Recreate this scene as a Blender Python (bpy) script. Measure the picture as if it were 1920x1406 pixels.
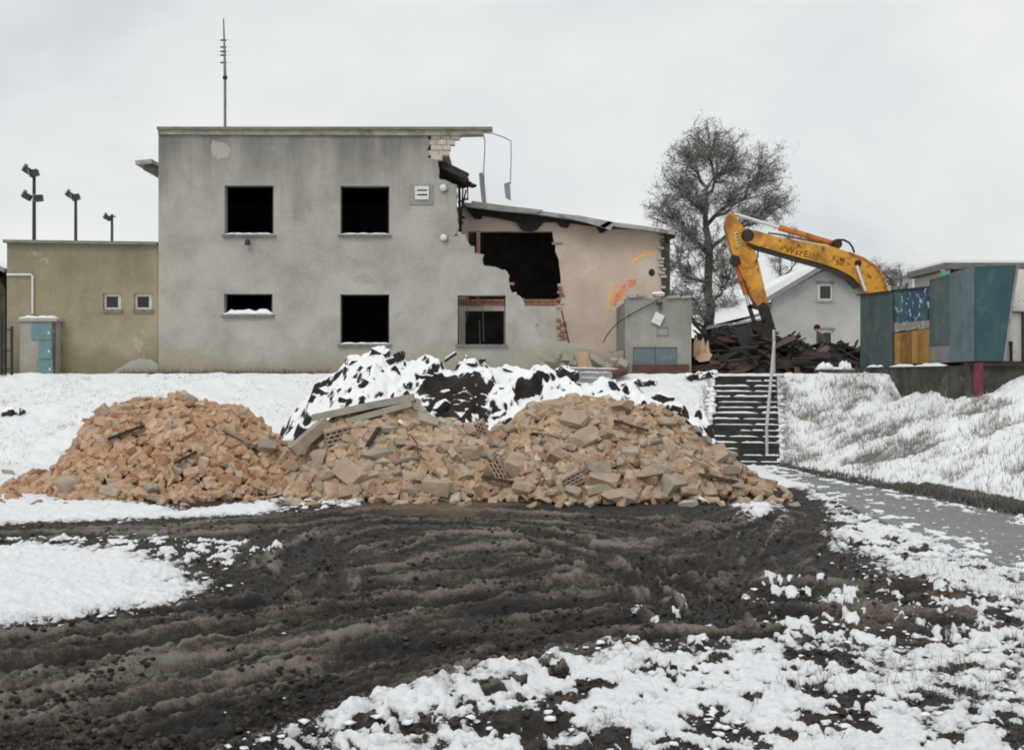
import bpy, bmesh, math, random
import numpy as np
from mathutils import Vector, Matrix, Euler, noise as mnoise
from mathutils.geometry import tessellate_polygon

random.seed(7)
RNG = np.random.default_rng(11)
SC = bpy.context.scene
COL = SC.collection
for o in list(bpy.data.objects):
    bpy.data.objects.remove(o)

# ---------------------------------------------------------------- camera
EYE = 2.4          # the eye is level with the upper terrace, 2.4 m above the lower yard
F = 2200.0         # focal length in photo pixels (1920 wide)
cam_d = bpy.data.cameras.new('camera')
cam = bpy.data.objects.new('camera', cam_d)
COL.objects.link(cam)
cam.location = (0, 0, EYE)
cam.rotation_euler = (math.pi / 2, 0, 0)
cam_d.sensor_width = 36
cam_d.lens = 36 * F / 1920
cam_d.clip_end = 5000
SC.camera = cam

# ---------------------------------------------------------------- world: overcast sky
SUN_EL, SUN_ROT = math.radians(48), math.radians(200)
world = bpy.data.worlds.new('World')
SC.world = world
world.use_nodes = True
wn, wl = world.node_tree.nodes, world.node_tree.links
wn.clear()
wout = wn.new('ShaderNodeOutputWorld')
wmix = wn.new('ShaderNodeMixShader')
bg1 = wn.new('ShaderNodeBackground'); bg1.inputs[1].default_value = 0.1
bg2 = wn.new('ShaderNodeBackground'); bg2.inputs[1].default_value = 1.0
sky = wn.new('ShaderNodeTexSky'); sky.sky_type = 'NISHITA'; sky.sun_disc = False
sky.sun_elevation = SUN_EL; sky.sun_rotation = SUN_ROT
tc = wn.new('ShaderNodeTexCoord')
mp = wn.new('ShaderNodeMapping'); mp.inputs['Scale'].default_value = (1.0, 1.0, 1.7)
mp.inputs['Location'].default_value = (3.1, 1.7, .4)
nz = wn.new('ShaderNodeTexNoise'); nz.inputs['Scale'].default_value = 3.0
nz.inputs['Detail'].default_value = 6; nz.inputs['Roughness'].default_value = .5
nz.inputs['Distortion'].default_value = .15
rp = wn.new('ShaderNodeValToRGB')
rp.color_ramp.elements[0].position = .34; rp.color_ramp.elements[0].color = (.60, .635, .655, 1)
rp.color_ramp.elements[1].position = .64; rp.color_ramp.elements[1].color = (.90, .905, .895, 1)
e = rp.color_ramp.elements.new(.5); e.color = (.80, .82, .82, 1)
wmix.inputs[0].default_value = .93
wl.new(tc.outputs['Generated'], mp.inputs[0]); wl.new(mp.outputs[0], nz.inputs['Vector'])
wl.new(nz.outputs[0], rp.inputs[0]); wl.new(rp.outputs[0], bg2.inputs[0])
wl.new(sky.outputs[0], bg1.inputs[0])
wl.new(bg1.outputs[0], wmix.inputs[1]); wl.new(bg2.outputs[0], wmix.inputs[2])
wl.new(wmix.outputs[0], wout.inputs[0])

sun_d = bpy.data.lights.new('sun', 'SUN')
sun_d.energy = 1.1; sun_d.angle = math.radians(25); sun_d.color = (1, .97, .93)
sun = bpy.data.objects.new('sun', sun_d); COL.objects.link(sun)
sun.rotation_euler = Euler((math.radians(90 - 48), 0, math.radians(-25)))

vs = SC.view_settings
vs.view_transform = 'Standard'; vs.look = 'None'; vs.exposure = 0.0; vs.gamma = 1.0
vs.use_curve_mapping = False
SC.render.engine = 'CYCLES'
SC.cycles.pixel_filter_type = 'BLACKMAN_HARRIS'
SC.cycles.filter_width = 1.9


# ================================================================ helpers
def P(px, py, Y):
    """photo pixel -> point in the vertical plane at depth Y"""
    return ((px - 960) * Y / F, Y, EYE - (py - 703) * Y / F)


def G(px, py):
    """photo pixel -> point on the lower yard (z = 0)"""
    Y = EYE * F / (py - 703)
    return ((px - 960) * Y / F, Y)


def S(r, g, b, k=1.0):
    def c(u):
        u /= 255.0
        return (u / 12.92 if u <= .04045 else ((u + .055) / 1.055) ** 2.4) * k
    return (c(r), c(g), c(b), 1)


def hash2(ix, iy, seed):
    h = (ix.astype(np.int64) * 374761393 + iy.astype(np.int64) * 668265263 + seed * 974711) & 0xffffffff
    h = ((h ^ (h >> 13)) * 1274126177) & 0xffffffff
    h = ((h ^ (h >> 16)) * 2246822519) & 0xffffffff
    return ((h ^ (h >> 15)) & 0xffffff) / float(0x1000000)


def vnoise(x, y, seed=0):
    x = np.asarray(x, float); y = np.asarray(y, float)
    ix, iy = np.floor(x), np.floor(y)
    fx, fy = x - ix, y - iy
    fx = fx * fx * fx * (fx * (fx * 6 - 15) + 10); fy = fy * fy * fy * (fy * (fy * 6 - 15) + 10)
    a, b = hash2(ix, iy, seed), hash2(ix + 1, iy, seed)
    c, d = hash2(ix, iy + 1, seed), hash2(ix + 1, iy + 1, seed)
    return (a * (1 - fx) + b * fx) * (1 - fy) + (c * (1 - fx) + d * fx) * fy


def fbm(x, y, oct=4, seed=0, rough=.5):
    """-0.5 .. 0.5"""
    x = np.asarray(x, float); y = np.asarray(y, float)
    t, a, n = 0, 1.0, 0
    ca, sa = math.cos(.6), math.sin(.6)
    for i in range(oct):
        t = t + a * (vnoise(x, y, seed + i * 17) - .5); n += a
        x, y = (x * ca - y * sa) * 2.03 + 11.3, (x * sa + y * ca) * 2.03 - 7.1
        a *= rough
    return t / n * 1.35


def worley(x, y, seed=0):
    x = np.asarray(x, float); y = np.asarray(y, float)
    ix, iy = np.floor(x), np.floor(y)
    best = np.full(x.shape, 9.0); val = np.zeros(x.shape); dxb = np.zeros(x.shape); dyb = np.zeros(x.shape)
    for i in (-1, 0, 1):
        for j in (-1, 0, 1):
            cx, cy = ix + i, iy + j
            px = cx + hash2(cx, cy, seed); py = cy + hash2(cx, cy, seed + 5)
            d = np.hypot(px - x, py - y)
            m = d < best
            best = np.where(m, d, best); val = np.where(m, hash2(cx, cy, seed + 9), val)
            dxb = np.where(m, x - px, dxb); dyb = np.where(m, y - py, dyb)
    return best, val, dxb, dyb


def sstep(a, b, x):
    t = np.clip((x - a) / (b - a), 0, 1)
    return t * t * (3 - 2 * t)


def sdist(poly, X, Y):
    """signed distance to polygon, positive inside"""
    d = np.full(X.shape, 1e9); ins = np.zeros(X.shape, bool)
    n = len(poly)
    for i in range(n):
        x0, y0 = poly[i]; x1, y1 = poly[(i + 1) % n]
        ex, ey = x1 - x0, y1 - y0
        l2 = ex * ex + ey * ey + 1e-12
        t = np.clip(((X - x0) * ex + (Y - y0) * ey) / l2, 0, 1)
        d = np.minimum(d, np.hypot(X - x0 - t * ex, Y - y0 - t * ey))
        c = (y0 > Y) != (y1 > Y)
        xi = x0 + (Y - y0) * ex / (ey if abs(ey) > 1e-9 else 1e-9)
        ins ^= c & (X < xi)
    return np.where(ins, d, -d)


def pline(pts, X, Y):
    """distance and arc length along a polyline, signed side"""
    best = np.full(X.shape, 1e9); arc = np.zeros(X.shape); side = np.zeros(X.shape)
    s = 0
    for (x0, y0), (x1, y1) in zip(pts[:-1], pts[1:]):
        ex, ey = x1 - x0, y1 - y0
        L = math.hypot(ex, ey) + 1e-9
        t = np.clip(((X - x0) * ex + (Y - y0) * ey) / (L * L), 0, 1)
        dx, dy = X - x0 - t * ex, Y - y0 - t * ey
        d = np.hypot(dx, dy)
        m = d < best
        best = np.where(m, d, best); arc = np.where(m, s + t * L, arc)
        side = np.where(m, np.sign(ex * dy - ey * dx), side)
        s += L
    return best, arc, side


def spline(pts, n=8):
    out = []
    P_ = [pts[0]] + list(pts) + [pts[-1]]
    for i in range(1, len(P_) - 2):
        p0, p1, p2, p3 = [np.array(q, float) for q in P_[i - 1:i + 3]]
        for k in range(n):
            t = k / n
            out.append(tuple(.5 * (2 * p1 + (p2 - p0) * t + (2 * p0 - 5 * p1 + 4 * p2 - p3) * t * t
                                   + (3 * p1 - p0 - 3 * p2 + p3) * t ** 3)))
    out.append(tuple(pts[-1]))
    return out


# ---------------------------------------------------------------- materials
MATS = {}


def ramp(nt, stops):
    r = nt.nodes.new('ShaderNodeValToRGB')
    cr = r.color_ramp
    while len(cr.elements) > 1:
        cr.elements.remove(cr.elements[-1])
    cr.elements[0].position = stops[0][0]; cr.elements[0].color = stops[0][1]
    for p, c in stops[1:]:
        el = cr.elements.new(p); el.color = c
    return r


def math_n(nt, op, a, b=None):
    m = nt.nodes.new('ShaderNodeMath'); m.operation = op
    for i, q in enumerate((a, b)):
        if q is None:
            continue
        if isinstance(q, (int, float)):
            m.inputs[i].default_value = q
        else:
            nt.links.new(q, m.inputs[i])
    return m.outputs[0]


def noise_n(nt, vec, scale, detail=5, rough=.55, dist=0.0, stretch=None):
    if stretch:
        m = nt.nodes.new('ShaderNodeMapping'); m.inputs['Scale'].default_value = stretch
        nt.links.new(vec, m.inputs[0]); vec = m.outputs[0]
    n = nt.nodes.new('ShaderNodeTexNoise')
    n.inputs['Scale'].default_value = scale; n.inputs['Detail'].default_value = detail
    n.inputs['Roughness'].default_value = rough; n.inputs['Distortion'].default_value = dist
    nt.links.new(vec, n.inputs['Vector'])
    return n.outputs[0]


def mix_n(nt, fac, a, b, blend='MIX'):
    m = nt.nodes.new('ShaderNodeMix'); m.data_type = 'RGBA'; m.blend_type = blend
    for sock, q in ((m.inputs[0], fac), (m.inputs[6], a), (m.inputs[7], b)):
        if isinstance(q, (int, float)):
            sock.default_value = q
        elif isinstance(q, tuple):
            sock.default_value = q
        else:
            nt.links.new(q, sock)
    return m.outputs[2]


SNOW_C = (.90, .915, .925, 1)


def mat(name, stops, scale=3.0, rough=.8, bump=.0, bscale=30.0, stretch=None, metal=0.0,
        rnd=None, spot=None, snow=None, detail=6, spec=.3, attr=None, vjit=0.0):
    """noise ramp colour; rnd: colours picked per object (or per face via attr);
    spot: (colour, scale, threshold, softness) wear; snow: lies where the surface faces up"""
    m = bpy.data.materials.new(name); m.use_nodes = True
    nt = m.node_tree
    b = nt.nodes['Principled BSDF']
    b.inputs['Roughness'].default_value = rough
    b.inputs['Metallic'].default_value = metal
    b.inputs['Specular IOR Level'].default_value = spec
    t = nt.nodes.new('ShaderNodeTexCoord'); vec = t.outputs['Object']
    if rnd or vjit:
        if attr:
            a = nt.nodes.new('ShaderNodeAttribute'); a.attribute_name = attr; rv = a.outputs['Fac']
        else:
            oi = nt.nodes.new('ShaderNodeObjectInfo'); rv = oi.outputs['Random']
            add = nt.nodes.new('ShaderNodeVectorMath'); add.operation = 'ADD'
            sc = math_n(nt, 'MULTIPLY', rv, 37.0)
            nt.links.new(vec, add.inputs[0]); nt.links.new(sc, add.inputs[1]); vec = add.outputs[0]
    n1 = noise_n(nt, vec, scale, detail, .58, .2, stretch)
    r = ramp(nt, stops); nt.links.new(n1, r.inputs[0])
    col = r.outputs[0]
    if rnd:
        rr = ramp(nt, rnd); rr.color_ramp.interpolation = 'LINEAR'
        nt.links.new(rv, rr.inputs[0])
        col = mix_n(nt, 1.0, rr.outputs[0], col, 'MULTIPLY')
    if spot:
        for (c, s_, th, so) in (spot if isinstance(spot, list) else [spot]):
            n2 = noise_n(nt, vec, s_, 7, .62, .3)
            rr = ramp(nt, [(th - so, (0, 0, 0, 1)), (th + so, (1, 1, 1, 1))])
            nt.links.new(n2, rr.inputs[0])
            col = mix_n(nt, rr.outputs[0], col, c)
    if snow is not None:
        g = nt.nodes.new('ShaderNodeNewGeometry')
        sx = nt.nodes.new('ShaderNodeSeparateXYZ'); nt.links.new(g.outputs['Normal'], sx.inputs[0])
        n3 = noise_n(nt, vec, 5.0, 5, .6)
        v = math_n(nt, 'ADD', sx.outputs[2], math_n(nt, 'MULTIPLY', math_n(nt, 'SUBTRACT', n3, .5), 1.3))
        rr = ramp(nt, [(max(0, snow - .03), (0, 0, 0, 1)), (min(1, snow + .03), (1, 1, 1, 1))])
        nt.links.new(v, rr.inputs[0])
        col = mix_n(nt, rr.outputs[0], col, SNOW_C)
    nt.links.new(col, b.inputs['Base Color'])
    if bump:
        n4 = noise_n(nt, vec, bscale, 6, .6)
        bp = nt.nodes.new('ShaderNodeBump'); bp.inputs['Strength'].default_value = bump
        bp.inputs['Distance'].default_value = .02
        nt.links.new(n4, bp.inputs['Height']); nt.links.new(bp.outputs[0], b.inputs['Normal'])
    MATS[name] = m
    return m


def plaster(name, base, dark, light, damp, ztop, zbase, top_amt, patch=None):
    """old render: soot washed down from the roof line, damp and moss at the foot, streaks"""
    m = bpy.data.materials.new(name); m.use_nodes = True
    nt = m.node_tree; b = nt.nodes['Principled BSDF']
    b.inputs['Roughness'].default_value = .92; b.inputs['Specular IOR Level'].default_value = .15
    g = nt.nodes.new('ShaderNodeNewGeometry'); vec = g.outputs['Position']
    sx = nt.nodes.new('ShaderNodeSeparateXYZ'); nt.links.new(vec, sx.inputs[0])
    n1 = noise_n(nt, vec, 1.1, 8, .62, .25)
    n2 = noise_n(nt, vec, 1.4, 6, .6, .1, (1.0, 1.0, .16))
    n5 = noise_n(nt, vec, 14, 6, .7)
    r = ramp(nt, [(.30, dark), (.52, base), (.72, light)]); nt.links.new(n1, r.inputs[0])
    col = r.outputs[0]
    # soot from the top
    zt = math_n(nt, 'MULTIPLY', math_n(nt, 'SUBTRACT', sx.outputs[2], ztop - 3.2), 1 / 3.2)
    zt = math_n(nt, 'ADD', zt, math_n(nt, 'MULTIPLY', math_n(nt, 'SUBTRACT', n2, .5), 1.6))
    rr = ramp(nt, [(.15, (0, 0, 0, 1)), (.95, (top_amt,) * 3 + (1,))]); nt.links.new(zt, rr.inputs[0])
    col = mix_n(nt, rr.outputs[0], col, tuple(c * .45 for c in dark[:3]) + (1,))
    # damp at foot
    zb = math_n(nt, 'MULTIPLY', math_n(nt, 'SUBTRACT', zbase + 1.5, sx.outputs[2]), 1 / 1.5)
    n3 = noise_n(nt, vec, .8, 6, .6, .4)
    zb = math_n(nt, 'ADD', zb, math_n(nt, 'MULTIPLY', math_n(nt, 'SUBTRACT', n3, .5), 2.4))
    rr = ramp(nt, [(.35, (0, 0, 0, 1)), (.9, (.65, .65, .65, 1))]); nt.links.new(zb, rr.inputs[0])
    col = mix_n(nt, rr.outputs[0], col, damp)
    # patches of bare/other render
    if patch:
        n6 = noise_n(nt, vec, patch[1], 5, .55, .6)
        rr = ramp(nt, [(patch[2] - .012, (0, 0, 0, 1)), (patch[2] + .012, (1, 1, 1, 1))])
        nt.links.new(n6, rr.inputs[0])
        col = mix_n(nt, math_n(nt, 'MULTIPLY', rr.outputs[0], patch[3]), col, patch[0])
    # speckle
    rr = ramp(nt, [(.3, (.86, .86, .86, 1)), (.7, (1.1, 1.1, 1.1, 1))]); nt.links.new(n5, rr.inputs[0])
    col = mix_n(nt, 1.0, col, rr.outputs[0], 'MULTIPLY')
    nt.links.new(col, b.inputs['Base Color'])
    bp = nt.nodes.new('ShaderNodeBump'); bp.inputs['Strength'].default_value = .5
    bp.inputs['Distance'].default_value = .02
    nt.links.new(noise_n(nt, vec, 24, 6, .65), bp.inputs['Height'])
    nt.links.new(bp.outputs[0], b.inputs['Normal'])
    MATS[name] = m
    return m


def W(v): return (v, v, v, 1)


plaster('plaster_grey', S(172, 169, 161), S(154, 151, 144), S(182, 179, 171), S(158, 150, 126), 10.3, 2.4, .85,
        (S(150, 149, 145), .55, .64, .5))
plaster('plaster_ochre', S(160, 151, 126), S(146, 138, 115), S(170, 161, 136), S(124, 120, 96), 6.5, 2.4, .45,
        (S(168, 163, 150), .5, .66, .8))
plaster('plaster_annex', S(165, 163, 155), S(146, 144, 136), S(176, 174, 166), S(140, 136, 118), 4.8, 2.4, .35)
plaster('plaster_pink', S(208, 190, 174), S(196, 178, 162), S(216, 200, 184), S(190, 176, 152), 8.4, 2.4, .15,
        (S(188, 172, 152), .7, .62, .6))
plaster('plaster_white', S(205, 198, 186), S(186, 178, 166), S(214, 208, 198), S(190, 180, 164), 9.2, .3, .1)
plaster('plaster_house', S(176, 176, 172), S(166, 166, 162), S(186, 186, 182), S(160, 159, 154), 7.4, 2.4, .3)
mat('snow', [(.3, (.86, .88, .90, 1)), (.7, (.93, .935, .94, 1))], 6, .55, .5, 22, spec=.2)
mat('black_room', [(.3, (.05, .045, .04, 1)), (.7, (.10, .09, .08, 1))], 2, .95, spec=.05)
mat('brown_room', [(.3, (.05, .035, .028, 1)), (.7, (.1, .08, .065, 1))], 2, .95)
mat('flashing', [(.3, S(105, 104, 98)), (.7, S(140, 138, 130))], 4, .6, metal=.2)
mat('cornice', [(.3, S(148, 142, 124)), (.7, S(172, 166, 150))], 3, .9, .4,
    spot=(S(108, 104, 92), 2.5, .6, .1))
mat('sill', [(.3, S(96, 94, 90)), (.7, S(140, 138, 132))], 8, .85, .3)
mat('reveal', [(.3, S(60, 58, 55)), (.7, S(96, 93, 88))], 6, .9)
mat('frame_white', [(.3, S(196, 192, 184)), (.7, S(216, 212, 204))], 9, .6, spot=(S(120, 112, 98), 9, .66, .06))
mat('glass_dark', [(.3, W(.012)), (.7, W(.03))], 2, .12, spec=.5)
mat('white_plastic', [(.3, S(206, 206, 202)), (.7, S(224, 224, 220))], 8, .5)
mat('lamp_glass', [(.3, S(214, 214, 208)), (.7, S(232, 232, 226))], 8, .25)
mat('dark_metal', [(.3, W(.03)), (.7, W(.065))], 10, .6, metal=.3)
mat('grey_metal', [(.3, S(118, 120, 121)), (.7, S(152, 154, 154))], 6, .5, metal=.35)
mat('rail_paint', [(.3, S(172, 172, 170)), (.7, S(196, 196, 193))], 6, .5, metal=.15,
    spot=(S(92, 84, 70), 6, .64, .05))
mat('mast', [(.3, S(110, 108, 108)), (.7, S(142, 140, 140))], 6, .6, metal=.2)
mat('block_beige', [(.3, S(176, 168, 156)), (.7, S(204, 196, 184))], 7, .95, .6, 40, vjit=1)
mat('brick_red', [(.3, S(150, 104, 88)), (.55, S(172, 124, 106)), (.75, S(190, 162, 144))], 12, .95, .6, 40,
    rnd=[(0, W(.8)), (1, W(1.1))])
mat('timber_pink', [(.3, S(150, 108, 98)), (.7, S(182, 140, 128))], 6, .85, stretch=(1, 1, .2))
mat('char_wood', [(.3, (.012, .01, .009, 1)), (.7, (.045, .036, .03, 1))], 5, .85, .6, 30, rnd=[(0, W(.7)), (1, W(1.6))])
mat('felt_roof', [(.3, S(150, 150, 147)), (.7, S(178, 178, 175))], 3, .85, .4, spot=(S(120, 119, 116), 2, .62, .05), snow=.8)
mat('roof_sheet', [(.3, S(140, 140, 137)), (.7, S(172, 172, 168))], 3, .8, .3)
mat('graffiti_orange', [(.3, S(226, 156, 104)), (.7, S(232, 176, 130))], 5, .9, stretch=(3, 1, .6), spot=(S(208, 190, 172), 9, .53, .1))
mat('graffiti_yellow', [(.3, S(226, 190, 92)), (.7, S(236, 206, 128))], 9, .9, spot=(S(214, 192, 170), 14, .55, .06))
mat('graffiti_red', [(.3, S(220, 116, 84)), (.7, S(226, 144, 110))], 5, .9, stretch=(3, 1, .6), spot=(S(224, 170, 130), 9, .53, .1))
mat('blue_door', [(.3, S(92, 106, 112)), (.7, S(110, 124, 130))], 5, .6, spot=(S(120, 108, 92), 7, .68, .04))
mat('plinth_red', [(.3, S(84, 56, 56)), (.7, S(106, 76, 74))], 5, .9, .4)
mat('cabinet_teal', [(.3, S(92, 124, 128)), (.7, S(112, 142, 144))], 4, .6, spot=(S(122, 118, 108), 7, .64, .04))
mat('sheet_teal', [(.3, S(68, 84, 84)), (.7, S(88, 104, 104))], 2.2, .75, .3, 12, stretch=(1, 1, .25),
    spot=[(S(104, 110, 105), 2.2, .6, .1), (S(92, 78, 64), 6, .68, .04)], spec=.15)
mat('sheet_pale', [(.3, S(94, 110, 114)), (.7, S(112, 126, 129))], 2.2, .75, .3, 12, stretch=(1, 1, .25), spec=.15,
    spot=[(S(84, 100, 104), 2, .6, .1), (S(96, 84, 70), 6, .69, .04)])
mat('sheet_dark_teal', [(.3, S(46, 74, 80)), (.7, S(64, 90, 93))], 2.2, .75, .2, 12, stretch=(1, .25, .5),
    spot=(S(84, 106, 98), 2.5, .62, .1))
mat('sheet_grey', [(.3, S(108, 112, 108)), (.7, S(128, 130, 126))], 3, .75)
mat('graffiti_board', [(.36, S(36, 56, 90)), (.5, S(62, 92, 108)), (.58, S(42, 62, 100)), (.7, S(92, 120, 112))], 3.6, .7,
    detail=4, spot=[(S(70, 110, 104), 1.3, .6, .05), (S(190, 200, 210), 5.5, .60, .015)])
mat('plank_orange', [(.3, S(150, 112, 62)), (.7, S(180, 142, 86))], 5, .8, .5, 25, stretch=(3, 3, .35),
    rnd=[(0, (.6, .52, .46, 1)), (1, (1.05, 1.02, .95, 1))], spot=(S(110, 78, 46), 3, .6, .08))
mat('plank_grey', [(.3, S(128, 124, 116)), (.7, S(156, 150, 142))], 5, .85, .4, 25,
    spot=(S(198, 206, 212), 8, .62, .02))
mat('concrete_dark', [(.3, S(54, 54, 48)), (.7, S(88, 86, 76))], 2.5, .95, .7, 14, spot=(S(112, 110, 98), 2, .63, .07))
mat('concrete', [(.3, S(150, 145, 134)), (.7, S(178, 172, 160))], 5, .95, .6, 25, vjit=1)
mat('post_red', [(.3, S(96, 46, 58)), (.7, S(120, 62, 72))], 5, .7)
mat('post_green', [(.3, S(110, 160, 132)), (.7, S(132, 178, 150))], 5, .7)
mat('excavator_yellow', [(.3, S(206, 146, 48)), (.55, S(220, 164, 60)), (.75, S(192, 124, 44))], 1.6, .55, .15, 20,
    spot=[(S(150, 98, 44), 1.5, .54, .1), (S(104, 66, 38), 5, .62, .05)], spec=.4)
mat('excavator_orange', [(.3, S(182, 108, 50)), (.7, S(206, 134, 68))], 3, .55, spot=(S(110, 68, 42), 4, .57, .08))
mat('greasy_steel', [(.3, S(38, 33, 29)), (.7, S(70, 60, 52))], 6, .6, .5, metal=.3)
mat('chrome', [(.3, W(.75)), (.7, W(.85))], 6, .2, metal=.6)
mat('decal_dark', [(.3, S(110, 64, 30)), (.7, S(150, 96, 42))], 9, .7)
mat('decal_light', [(.3, S(196, 188, 120)), (.7, S(214, 206, 150))], 9, .6)
mat('rubber', [(.3, W(.015)), (.7, W(.03))], 9, .7)
mat('bark', [(.3, S(58, 53, 49)), (.7, S(96, 90, 84))], 6, .95, .6)
mat('twig_leaf', [(.3, S(116, 114, 110)), (.7, S(154, 152, 148))], 2, .95, rnd=[(0, W(.55)), (1, W(1.2))], attr='rnd')
mat('house_roof', [(.3, S(128, 128, 126)), (.7, S(152, 152, 150))], 4, .9, snow=.6)
mat('debris_wood', [(.3, S(62, 54, 50)), (.7, S(98, 87, 82))], 5, .9, .6, 22, stretch=(.3, 2, 2),
    rnd=[(0, W(.16)), (.35, W(.42)), (.55, (.62, .54, .52, 1)), (.75, (.8, .62, .58, 1)), (.9, (.95, .85, .8, 1)), (1, (2.0, 1.9, 1.8, 1))])
mat('plywood', [(.3, S(178, 150, 120)), (.7, S(202, 178, 148))], 4, .85, .3, stretch=(1, 1, .25))
mat('jacket', [(.3, S(72, 74, 72)), (.7, S(100, 101, 98))], 6, .9)
mat('trousers', [(.3, S(40, 42, 46)), (.7, S(58, 60, 64))], 6, .9)
mat('skin', [(.3, S(190, 146, 122)), (.7, S(204, 160, 136))], 6, .6)
mat('hat', [(.3, W(.012)), (.7, W(.03))], 6, .9)
BR = [(0, S(193, 161, 132)), (.2, S(177, 141, 111)), (.42, S(201, 174, 148)), (.6, S(167, 129, 100)),
      (.74, S(190, 165, 140)), (.84, S(157, 108, 87)), (.92, S(184, 172, 156)), (1, S(174, 153, 122))]
mat('brick', [(.25, W(.72)), (.5, W(1.0)), (.78, W(1.18))], 9, .95, .6, 50, rnd=BR)
mat('brick_bits', [(.25, W(.7)), (.5, W(.97)), (.78, W(1.15))], 9, .95, .6, 50, rnd=BR, attr='rnd')
BR2 = [(0, S(190, 167, 141)), (.18, S(174, 147, 119)), (.38, S(200, 181, 159)), (.52, S(166, 138, 111)),
       (.68, S(188, 164, 139)), (.80, S(160, 120, 100)), (.9, S(180, 173, 159)), (1, S(172, 157, 129))]
mat('brick_pale', [(.25, W(.7)), (.5, W(1.0)), (.78, W(1.16))], 9, .95, .6, 50, rnd=BR2)
mat('brick_bits_pale', [(.25, W(.68)), (.5, W(.97)), (.78, W(1.12))], 9, .95, .6, 50, rnd=BR2, attr='rnd')
mat('rubble_core', [(.3, S(92, 74, 58)), (.55, S(138, 112, 88)), (.75, S(172, 146, 116))], 4, .95, .8, 18)  # brown kept darker to paint shade into the gaps between bricks
mat('block_grey', [(.3, S(150, 140, 126)), (.6, S(174, 163, 147)), (.8, S(190, 174, 158))], 5, .95, .7, 30,
    rnd=[(0, W(.86)), (.45, W(1.0)), (.75, (1.05, .96, .9, 1)), (1, (1.05, .88, .8, 1))], spot=(S(170, 136, 116), 3, .6, .1))
mat('slot_shade', [(.3, W(.02)), (.7, W(.04))], 5, .9)  # near black standing in for the shade inside small openings
mat('soil_clod', [(.3, (.018, .015, .013, 1)), (.7, (.05, .042, .036, 1))], 5, .95, .9, 16, vjit=1, snow=.36)
mat('grass_dry', [(.3, S(124, 122, 112)), (.7, S(168, 165, 154))], 2, .95, rnd=[(0, W(.35)), (.6, W(.9)), (1, W(1.3))], attr='rnd')
mat('step', [(.3, S(40, 44, 40)), (.7, S(66, 68, 62))], 4, .95, .7, 18)
mat('plastic_green', [(.3, S(60, 150, 80)), (.7, S(90, 176, 104))], 4, .5)
mat('yellow_render', [(.3, S(196, 180, 120)), (.7, S(212, 200, 160))], 4, .9, .4, spot=(S(176, 168, 152), 3, .5, .05))


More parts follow.
